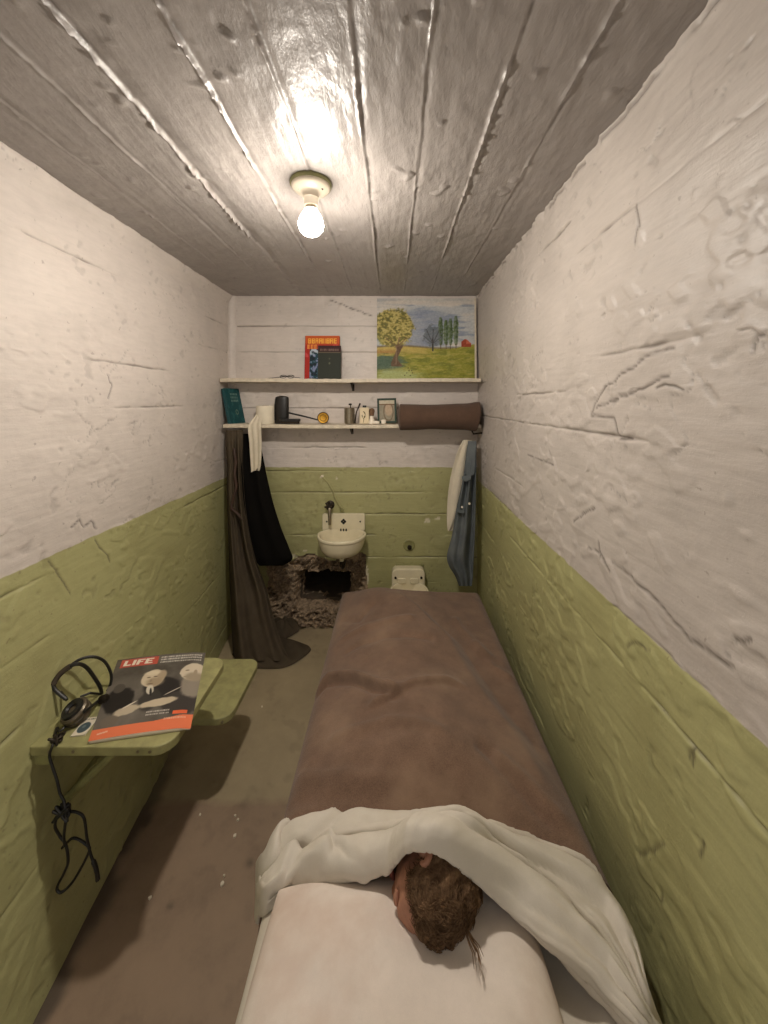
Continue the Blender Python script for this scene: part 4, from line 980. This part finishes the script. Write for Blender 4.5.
# photo card
cz_ = TZ+.004; q = [Vector(U(x, y, cz_)) for x, y in ((70.5, 736), (85, 734.5), (97.5, 716), (84, 718))]
cdo = root_at('photo_card', 'small white card with a blue oval beside the headphones', 'card', tuple((q[0]+q[2])/2-Vector((0, 0, .003))))
xf = frame_xf(q[0], q[1]-q[0], q[3]-q[0]); wd, hh = (q[1]-q[0]).length, (q[3]-q[0]).length
MB().box((0, 0, -.003), (wd, hh, -.0004)).build('card_stock', M['paper'], cdo, xf=xf)
def card(u, v):
    c = np.zeros(u.shape+(3,))+np.array([216, 206, 184]); c = mixa(c, (70, 84, 88), smooth(1.05, .95, np.hypot((u-.5)/.4, (v-.42)/.3))); c = mixa(c, (120, 130, 126), smooth(.5, .3, np.hypot((u-.45)/.3, (v-.48)/.22))*.7)
    c = mixa(c, (96, 92, 84), scribble(u, v, .15, .9, .84, .92, 8, 3)); return c
printed('card_print', wd, hh, 40, 50, card, M['print'], cdo, xf); adopt(cdo)
# ------------------------------------------------------------------ headphones
hp = root_at('headphones', 'old black wire headphones lying on the folding table', 'headphones', tuple(U(78, 722, TZ)))
def D3(px, py, Y): return D(px, py, Y)
bandA = [D3(67, 700, 1.07), D3(57, 686, 1.09), D3(60, 676, 1.10), D3(70, 666, 1.11), D3(82, 658.5, 1.13), D3(95, 657, 1.15), D3(105, 662, 1.17), D3(111, 674, 1.18), D3(110, 686, 1.17), D3(104, 695, 1.155)]
bandB = [D3(66, 699, 1.06), D3(54, 688, 1.06), D3(57, 678, 1.07), D3(66, 669, 1.08), D3(77, 664, 1.09), D3(86, 667, 1.11), D3(94, 677, 1.13), D3(100, 687, 1.14), D3(102, 695, 1.15)]
MB().tube(cr(np.array(bandA), 50), .0040, 8).build('headband_wire', M['black'], hp, True)
MB().tube(cr(np.array(bandB), 50), .0048, 8).build('headband_wire', M['black'], hp, True)
MB().tube(cr(np.array(bandB), 50)[8:22], .0075, 8).build('headband_pad', simple('worn_leather', (64, 54, 42), .7, .3), hp, True)
c = U(76, 712, TZ+.026)
xf = Matrix.Translation(Vector(c)) @ Matrix.Rotation(math.radians(28), 4, 'X') @ Matrix.Rotation(math.radians(-14), 4, 'Y')
ec = MB().lathe([(0, -.022), (.026, -.022), (.031, -.016), (.032, -.004), (.030, -.002), (.032, 0), (.032, .010), (.028, .014), (0, .015)], n=30).build('ear_cup', simple('grey_ear_cup', (104, 94, 78), .4, .2, metal=.5), hp, True, xf=xf, angle=30)
MB().lathe([(.010, .013), (.026, .013), (.024, .021), (.014, .022), (.010, .018), (.010, .013)], n=26).build('ear_pad', M['black'], ec, True, xf=xf)
c2 = U(103.5, 699, TZ+.014)
xf2 = Matrix.Translation(Vector(c2)) @ Matrix.Rotation(math.radians(70), 4, 'X') @ Matrix.Rotation(math.radians(25), 4, 'Z')
MB().lathe([(0, -.008), (.011, -.008), (.012, .006), (0, .008)], n=18).build('swivel_joint', M['dark_metal'], hp, True, xf=xf2)
MB().tube([D3(104, 696, 1.15), U(92, 706, TZ+.03), U(84, 712, TZ+.04)], .004, 8).build('yoke_arm', M['black'], hp, True)
MB().tube([D3(100, 694, 1.15), U(90, 693, TZ+.045), U(80, 697, TZ+.045)], .003, 8).build('yoke_arm', M['black'], hp, True)
cable = [U(68, 724, TZ+.012), U(60, 731, TZ+.008), U(57, 728, TZ+.006), U(55, 736, TZ+.006), U(58, 741, TZ+.006), U(53, 744, TZ+.008), D(52, 747, TY0-.008), D(49.5, 756, TY0-.010), D(53, 768, TY0-.01), D(57, 780, TY0-.01), D(60, 793, TY0-.01), D(64, 803, TY0-.01),
         D(58, 815, TY0-.01), D(55, 826, TY0-.015), D(60, 836, TY0-.01), D(66, 845, TY0-.01), D(68, 862, TY0-.01), D(63, 875, TY0-.01), D(57, 888, TY0-.01), D(62, 892, TY0-.01), D(74, 880, TY0), D(88, 854, TY0), D(88, 846, TY0), D(74, 838, TY0), D(64, 846, TY0), D(62, 848, TY0)]
MB().tube(cr(np.array(cable), 260), .0032, 7).build('cord', M['black'], hp, True)
c3 = [D(64, 800, TY0-.01), D(66, 815, TY0-.015), D(64, 836, TY0-.015), D(65, 846, TY0-.01)]
MB().tube(cr(np.array(c3), 40), .0032, 7).build('cord', M['black'], hp, True)
c3 = [D(66, 812, TY0), D(76, 812, TY0), D(84, 818, TY0), D(87, 838, TY0), D(91, 855, TY0), D(96, 868, TY0), D(98, 880, TY0)]
MB().tube(cr(np.array(c3), 60), [.0032]*44+[.0052]*16, 7).build('cord', M['black'], hp, True)
kn = [np.array(D(63, 812, TY0-.01))+.018*np.array([math.sin(2.3*k), .5*math.cos(1.7*k), math.cos(3.1*k+1)]) for k in range(18)]
MB().tube(cr(np.array(kn), 160), .0034, 7).build('cord_knot', M['black'], hp, True)
kn = [np.array(U(57, 738, TZ+.012))+.012*np.array([math.sin(2.1*k), math.cos(1.6*k), .6*math.cos(2.7*k+1)]) for k in range(12)]
MB().tube(cr(np.array(kn), 110), .003, 7).build('cord_knot', M['dark_metal'], hp, True)
adopt(hp)

# ------------------------------------------------------------------ bed
BX0, BX1, BY0, BY1, BZ = -.252, .432, .06, 1.985, .388
fr = root_at('bed_frame', 'metal bed frame under the mattress along right wall', 'bed', ((BX0+BX1)/2, 1.0, 0))
for x in (BX0+.035, BX1-.035): MB().box((x-.015, BY0+.02, .20), (x+.015, BY1-.03, .24)).build('side_rail', M['green_metal'], fr, bevel=.002)
for y in (BY0+.035, BY1-.045): MB().box((BX0+.05, y-.015, .20), (BX1-.05, y+.015, .24)).build('end_rail', M['green_metal'], fr, bevel=.002)
for x in (BX0+.035, BX1-.035):
    for y in (BY0+.035, BY1-.045): MB().tube([(x, y, .001), (x, y, .20)], .016, 12).build('leg', M['green_metal'], fr, True)
for k in range(12):
    y = BY0+.12+k*.15; MB().box((BX0+.05, y-.02, .232), (BX1-.05, y+.02, .238)).build('slat', M['green_metal'], fr)
adopt(fr)
mt = MB().box((BX0+.012, BY0+.01, .241), (BX1-.012, BY1-.015, BZ-.012)).build('mattress', M['pillow'], None, bevel=.03, seg=4); tag(mt, 'thin white mattress beneath the brown blanket and sheet', 'mattress')
def profile(lo, hi, drop, r, n):
    """arc-length samples over a rounded top: returns position, fall below the top"""
    L = hi-lo; s = np.linspace(-drop, L+drop, n)
    x = lo+np.clip(s, 0, L); f = np.maximum(np.maximum(-s, s-L), 0)
    # round the shoulder
    e = np.maximum(np.minimum(s, L-s), 0); f = f+r*(1-np.sqrt(np.clip(1-((r-np.minimum(e, r))/r)**2, 0, 1)))*(e < r)
    x = x+np.where(s < 0, -.006*np.minimum(-s/.05, 1), 0)+np.where(s > L, .006*np.minimum((s-L)/.05, 1), 0)
    return x, f
def draped(name, x0, x1, y0, y1, z, dx0, dyn, dyf, r, nx, ny, Hf, mat, label, cat):
    xs, fx_ = profile(x0, x1, dx0, r, nx)
    L = y1-y0; s = np.linspace(-dyn, L+dyf, ny); ys = y0+np.clip(s, 0, L); fy_ = np.maximum(np.maximum(-s, s-L), 0)
    e = np.maximum(L-s, 0); fy_ = fy_+r*(1-np.sqrt(np.clip(1-((r-np.minimum(e, r))/r)**2, 0, 1)))*(e < r)*(1 if dyf > 0 else 0)
    X, Y = np.meshgrid(xs, ys, indexing='ij'); FX, FY = np.meshgrid(fx_, fy_, indexing='ij')
    topm = smooth(.05, 0, np.maximum(FX, FY))
    H = Hf(X, Y)
    side = smooth(.01, .08, np.maximum(FX, FY))
    X = X+side*.008*fbm(Y*9, FX*6, 5, 3)*np.where(FX > .02, 1, 0)
    P = np.stack([X, Y, z-np.maximum(FX, FY)+H*topm], -1)
    o = grid(name, P, mat, flip=True); tag(o, label, cat)
    m = o.modifiers.new('s', 'SOLIDIFY'); m.thickness = .003; m.offset = -1
    return o
def Hsheet(X, Y):
    pl_ = (1-np.abs(2*vn((X-.08*(Y-.5))*30, Y*2.0, 45)-1))**3
    return .004*fbm(X*6, Y*5, 41, 3)+.013*pl_*smooth(.22, .27, X)*smooth(.80, .70, Y)
draped('bottom_sheet', BX0-.004, BX1+.004, BY0-.004, BY1-.02, BZ, .12, .1, .1, .035, 150, 220, Hsheet, M['sheet'], 'white bottom sheet tucked over the mattress beside the pillow', 'sheet')

pz = .44
def pl(*a): return [tuple(U(x, y, pz)[:2]) for x, y in a]
def Hblanket(X, Y):
    h = .003*fbm(X*8, Y*8, 51, 4)+.006*fbm(X*3, Y*3, 53, 2)
    body = [(.10, .75), (.10, 1.05), (.06, 1.25), (.10, 1.5), (.05, 1.75), (-.03, 1.85)]
    h = h+.040*np.exp(-(polydist(X, Y, body)/.17)**2)*smooth(2.05, 1.85, Y)**.5
    xl = np.interp(Y, [.70, .904, 1.18, 1.481, 1.70, 1.836, 1.95], [.47, .40, .325, .235, .12, .03, -.06])+.012*fbm(Y*7, X*2, 59, 2)
    h = h+.040*smooth(.045, -.03, X-xl)*smooth(1.98, 1.76, Y)*smooth(-.26, -.10, X)
    kp = [U(a, b, .45) for a, b in ((318, 676), (328, 671), (340, 674), (352, 680), (366, 689), (382, 699), (396, 706))]
    ky = np.interp(X, [p[0] for p in kp], [p[1] for p in kp]); q = Y-ky
    km = smooth(kp[0][0]-.03, kp[0][0]+.01, X)*smooth(kp[-1][0]+.03, kp[-1][0]-.03, X)
    h = h+.030*km*np.where(q > 0, np.exp(-(q/.035)**1.2*(q > 0)), np.exp(-(np.minimum(q, 0)/.007)**2))-.008*km*np.exp(-((q+.02)/.012)**2)
    kp = [U(a, b, .45) for a, b in ((368, 713), (384, 710), (396, 705), (415, 697), (445, 690), (470, 692))]
    ky = np.interp(X, [p[0] for p in kp], [p[1] for p in kp]); q = Y-ky
    km = smooth(kp[0][0]-.01, kp[0][0]+.03, X)*smooth(kp[-1][0]+.01, kp[-1][0]-.07, X)
    h = h+.018*km*np.where(q > 0, np.exp(-(np.maximum(q, 0)/.030)**1.2), np.exp(-(np.minimum(q, 0)/.009)**2))
    h = h+.016*np.exp(-((X-.10)/.16)**2-((Y-.92)/.2)**2)
    h = h+.008*np.exp(-((X+.10)/.06)**2-((Y-1.90)/.10)**2)
    def ridge(pts, w, a, w2=None):
        nonlocal h
        d = polydist(X+.008*fbm(X*14, Y*14, 57, 2), Y+.008*fbm(X*14, Y*14, 58, 2), pts); h = h+1.7*a*np.exp(-(d/w)**2)
    for pts, a in ((((345, 634), (380, 630), (410, 628)), .006), (((350, 650), (385, 644), (430, 650)), -.005), (((300, 768), (330, 778), (380, 790)), .006), (((295, 790), (340, 798), (400, 800)), -.004),
                   (((500, 770), (530, 790), (560, 812)), .010), (((480, 760), (520, 790), (545, 815)), -.008), (((478, 640), (492, 660), (510, 668)), .006), (((345, 615), (360, 622), (372, 612)), -.006), (((335, 740), (390, 735), (440, 752)), .005), (((455, 615), (475, 640), (490, 650)), .006)):
        ridge(pl(*pts), .018, a)
    return np.maximum(h*(.30+.70*smooth(.80, 1.02, Y)), -.013)
draped('wool_blanket', BX0-.010, BX1+.012, .77, BY1, BZ+.018, .17, 0, .17, .045, 230, 330, Hblanket, M['blanket'], 'brown wool blanket spread over the bed with soft body folds', 'blanket')

# pillow
n, m_ = 90, 90
uu, vv = np.meshgrid(np.linspace(-1, 1, n), np.linspace(-1, 1, m_), indexing='ij')
PX0, PX1, PY0, PY1 = -.235, .262, .30, .765
def pil(sgn):
    k = np.clip(1-np.abs(uu)**3.2, 0, 1)*np.clip(1-np.abs(vv)**3.2, 0, 1)
    t = k**.55
    pinch = 1-.05*(np.abs(uu)**2)*(np.abs(vv)**2)
    X = (PX0+PX1)/2+(PX1-PX0)/2*uu*pinch; Y = (PY0+PY1)/2+(PY1-PY0)/2*vv*pinch
    dent = .020*np.exp(-((X-.075)/.10)**2-((Y-.60)/.10)**2)
    wr = .0035*fbm(X*9, Y*9, 60, 3)+.002*np.sin(X*40+Y*60+3*fbm(X*6, Y*6, 62, 2))*np.exp(-((Y-.62)/.2)**2)
    Z = BZ+.035+sgn*(.062 if sgn > 0 else .022)*t+(wr*t-dent*t if sgn > 0 else 0)
    return np.stack([X, Y, Z], -1)
tpP, btP = pil(1), pil(-1)
btP[..., 2] = np.maximum(btP[..., 2], BZ+.006)
V = np.concatenate([tpP.reshape(-1, 3), btP.reshape(-1, 3)]); I = np.arange(n*m_).reshape(n, m_); q = np.stack([I[:-1, :-1], I[1:, :-1], I[1:, 1:], I[:-1, 1:]], -1).reshape(-1, 4)
pw = raw_mesh('pillow', V, np.vstack([q, q[:, ::-1]+n*m_]), M['pillow']); tag(pw, 'stained white pillow under the dummy head', 'pillow')

# turned-down top sheet, lofted through cross sections (far edge -> near edge)
secs = [((257, 862), .29, (256, 918), .29, 0), ((266, 848), .385, (264, 908), .392, 0), ((286, 827), .420, (302, 884), .43, 0), ((345, 818), .452, (345, 876), .475, .004), ((400, 819), .475, (384, 870), .500, .022),
        ((440, 823), .485, (406, 845), .582, .028), ((480, 829), .480, (443, 847), .588, .030), ((530, 843), .462, (476, 876), .535, .016), ((585, 863), .446, (508, 907), .49, .004), ((614, 897), .432, (552, 948), .465, 0), ((637, 946), .418, (598, 988), .44, 0), ((650, 1005), .405, (642, 1040), .42, 0), ((668, 1060), .35, (690, 1100), .36, 0)]
prof = [(.00, -.016), (.010, .000), (.035, .009), (.12, .013), (.30, .013), (.42, .011), (.475, .004), (.50, -.006), (.525, .002), (.56, .014), (.66, .020), (.80, .021), (.92, .016), (.985, .004), (1.0, -.008), (.97, -.018), (.88, -.024)]
S = []
for fp, fz0, np_, nz0, bu in secs:
    a = U(*fp, fz0); b_ = U(*np_, nz0); S.append([a*(1-t)+b_*t+np.array([0, 0, dz+bu*math.sin(min(1, t)*math.pi)]) for t, dz in prof])
S = cr(np.array(S), 260); S = cr(S.transpose(1, 0, 2), 110).transpose(1, 0, 2)
uS, tS = np.meshgrid(np.linspace(0, 12, 260), np.linspace(0, 1, 110), indexing='ij')
w_ = smooth(0, .06, tS)*smooth(1, .92, tS)
def crease(x, y, seed, p=5): return (1-np.abs(2*vn(x, y, seed)-1))**p
lf = smooth(4.4, 2.2, uS); rt = smooth(4.8, 6.5, uS); md_ = 1-lf-rt
def fold(x, w):                  # sawtooth pleat: slow rise, sharp fall
    f = x-np.floor(x); return np.where(f < 1-w, f/(1-w), (1-f)/w)
wl1 = uS*.85+tS*2.6+.9*fbm(uS*.9, tS*1.6, 61, 3); wl2 = -uS*.5+tS*3.3+.8*fbm(uS*1.1+4, tS*1.5, 62, 3)
wrk = lf*(.019*fold(wl1, .16)*smooth(.35, .75, vn(uS*.8, tS*2.2, 71))+.016*fold(wl2, .18)*smooth(.3, .7, vn(uS*.7+9, tS*2.0, 72))-.006)
wr1 = tS*4.2+.10*uS+.55*fbm(uS*.55, tS*1.2, 63, 3); wr2 = tS*9+.2*uS+.7*fbm(uS*.8, tS*2, 64, 3)
wrk = wrk+rt*(.018*fold(wr1, .13)+.008*fold(wr2, .22)*smooth(.3, .7, vn(uS*.9, tS*2, 73))-.011)
wrk = wrk+np.clip(md_, 0, 1)*(.006*fold(tS*4+.5*fbm(uS*.7, tS, 66, 2), .2)+.007*crease(uS*5, tS*1.5, 69, 3)*smooth(.6, .75, tS)-.003)
wrk = wrk+.004*fbm(uS*1.6, tS*5, 68, 4)
S[..., 2] += wrk*w_
S[..., 1] += .35*wrk*w_
ts = grid('top_sheet', S, M['sheet'], flip=False); md = ts.modifiers.new('s', 'SOLIDIFY'); md.thickness = .0025
tag(ts, 'rumpled white top sheet turned down around the dummy head', 'sheet')

# ------------------------------------------------------------------ dummy head
hc = np.array([.074, .704, .490]); HS = .85
cdir = Vector((.20, -.95, .02)).normalized()              # crown points at the camera
fdir = Vector((-.84, -.12, -.40)); fdir = (fdir-cdir*fdir.dot(cdir)).normalized()
rdir = fdir.cross(cdir)                                    # right ear, upwards
HB = np.array([rdir, fdir, cdir])                          # local (right, forward, up) -> world rows
def H2W(p): return HS*(np.asarray(p) @ HB)+hc
nu, nv = 96, 72
th = np.linspace(0, 2*math.pi, nu, endpoint=False); ph = np.linspace(-math.pi/2+.02, math.pi/2-.02, nv)
TH, PH = np.meshgrid(th, ph, indexing='ij')
def head_pts(TH, PH, grow=0.0):
    r_, f_, u_ = np.cos(PH)*np.sin(TH), np.cos(PH)*np.cos(TH), np.sin(PH)
    a = .068+.004*(u_ > 0)*u_; R = r_*(a+grow); Fw = f_*(np.where(f_ > 0, .086, .096)+grow); Up = u_*(np.where(u_ > 0, .066, .108)+grow)
    low = smooth(.05, -.9, u_); R = R*(1-.36*low); Fw = Fw*np.where(f_ < 0, 1-.42*low, 1-.06*low)
    g = lambda rc, uc, wr, wu: np.exp(-((R-rc)/wr)**2-((Up-uc)/wu)**2)*(f_ > 0)
    Fw = Fw+.024*g(0, -.030, .010, .020)+.010*g(0, -.012, .008, .02)-.011*(g(.031, -.002, .016, .011)+g(-.031, -.002, .016, .011))+.005*(g(.03, .018, .02, .007)+g(-.03, .018, .02, .007))
    Fw = Fw+.007*g(0, -.062, .018, .007)-.004*g(0, -.067, .02, .003)+.006*g(0, -.072, .016, .006)+.010*g(0, -.098, .018, .014)
    Fw = Fw+.002*fbm(R*60, Up*60, 81, 3)
    return np.stack([R, Fw, Up], -1)
skin = simple('painted_skin', (164, 116, 92), .6, .22, 40, .35, 160)
Hd = head_pts(TH, PH)
dh = root_at('dummy_head', 'dummy head with brown hair lying on its side on the pillow', 'dummy head', tuple(hc-np.array([0, 0, .07])))
cap_grid('head', H2W(Hd.reshape(-1, 3)).reshape(nu, nv, 3), skin, dh)
neck = [H2W((0, -.018, -.05)), H2W((-.012, -.024, -.08)), H2W((-.022, -.028, -.11))]
MB().tube(cr(np.array(neck), 12), [.028]*12, 24).build('neck', skin, dh, True)
# ears: C-shaped rim plus bowl
for s in (1, -1):
    er = [H2W((s*(.069+.010*math.sin(t)*.6+.006), -.012-.016*math.cos(t+.3)-.006, -.008+.030*math.sin(t-.1))) for t in np.linspace(-2.2, 2.4, 16)]
    m = MB().tube(er, [.004+.003*math.sin(math.pi*i/15) for i in range(16)], 8)
    c = [H2W((s*.069, -.012, -.034)), H2W((s*.074, -.014, -.015)), H2W((s*.074, -.018, .002)), H2W((s*.070, -.018, .018))]
    m.tube(cr(np.array(c), 10), [.008, .010, .012, .013, .013, .013, .012, .010, .008, .006], 10)
    m.build('ear', skin, dh, True)
# eyelids, brows, lips
for s in (1, -1):
    m = MB().tube([H2W((s*.045, .068, .000)), H2W((s*.036, .0745, .003)), H2W((s*.028, .077, .003)), H2W((s*.019, .077, -.001))], [.003, .006, .006, .003], 8); m.build('eyelid', skin, dh, True)
MB().tube([H2W((-.022, .076, -.068)), H2W((-.008, .084, -.065)), H2W((.008, .084, -.065)), H2W((.022, .076, -.068))], [.002, .005, .005, .002], 8).build('lips', simple('lips', (140, 78, 66), .6), dh, True)
# hair: a lumpy cap over the scalp and loose strands
def hairline(TH, PH):             # > 0 where hair grows
    r_, f_, u_ = np.cos(PH)*np.sin(TH), np.cos(PH)*np.cos(TH), np.sin(PH)
    h = np.minimum(.36-f_+.22*np.maximum(u_, 0), u_+.45)
    return np.minimum(h, np.maximum(u_-.10, np.maximum(-.16-f_, .72-np.abs(r_))))
hv = hairline(TH, PH)+.07*fbm(TH*3, PH*6, 91, 3)
Hc = head_pts(TH, PH, .0)
gl = .012*smooth(-.02, .16, hv)*(1+.9*fbm(TH*4, PH*6, 93, 4))+.0012
nrm = Hc/np.linalg.norm(Hc, axis=-1, keepdims=True)
Hc = Hc+nrm*gl[..., None]
hm = ((hv[:, :-1]+hv[:, 1:])/2 > 0); hm = np.minimum(hm, np.roll(hm, -1, 0)).astype(bool)
haircol = fabric('brown_hair', (120, 94, 70), .35, (90, 66, 48), 700, .45, .8, 30)
grid('hair_cap', H2W(Hc.reshape(-1, 3)).reshape(nu, nv, 3), haircol, dh, cu=True, mask=hm)
Vh = []; Fh = []
cand = np.argwhere(hv > .02)
whorl = np.array([0.01, -.04, .08])
for k in range(4200):
    i, j = cand[rng.integers(len(cand))]
    p = Hc[i, j].copy(); nr = nrm[i, j]
    fl_ = p-whorl; fl_ = fl_-nr*fl_.dot(nr); fl_ /= np.linalg.norm(fl_)+1e-9
    sw = np.cross(nr, fl_); wl_ = 1.6*(vn(i*.12, j*.15, 97)-.5)*2; dr = fl_*(.7+.4*rng.normal())+sw*(wl_+.35*rng.normal())+nr*.12*rng.normal(); dr /= np.linalg.norm(dr)
    L = rng.uniform(.012, .034); wv_ = rng.uniform(.0005, .0010); b0 = len(Vh)
    sdv = np.cross(nr, dr); sdv /= np.linalg.norm(sdv)+1e-9; curl = rng.normal()*.35
    for s in range(5):
        t = s/4; q = p+dr*L*t+sdv*curl*L*t*t+nr*(.0015+.0035*math.sin(t*3.0)*rng.uniform(.6, 1.4))
        # keep to the scalp
        rad = np.linalg.norm(p); q = q*((rad*(1-.10*t*t)+.003*(1-t))/np.linalg.norm(q)) if t > 0 else q
        wd = wv_*(1-.8*t); Vh += [q-sdv*wd, q+sdv*wd, q+nr*wd*1.4]
    for s in range(4):
        for e in range(3):
            a = b0+3*s+e; c_ = b0+3*s+(e+1) % 3; Fh.append((a, c_, c_+3, a+3))
ho = raw_mesh('hair_strands', H2W(np.array(Vh)), np.array(Fh), haircol, dh); ho['kind'] = 'stuff'
# stray lock on the pillow
lk = MB()
for k in range(9):
    o_ = .0012*rng.normal(size=3); lk.tube([U(466, 930, .492)+o_, U(471, 942, .488)+o_*2, U(476, 951, .486)+o_*3, U(479, 959+2*k, .485)+o_*np.array([4, 2, .3])], [.0012, .001, .0008, .0003], 5)
lk.build('stray_lock', haircol, dh, True)
adopt(dh)
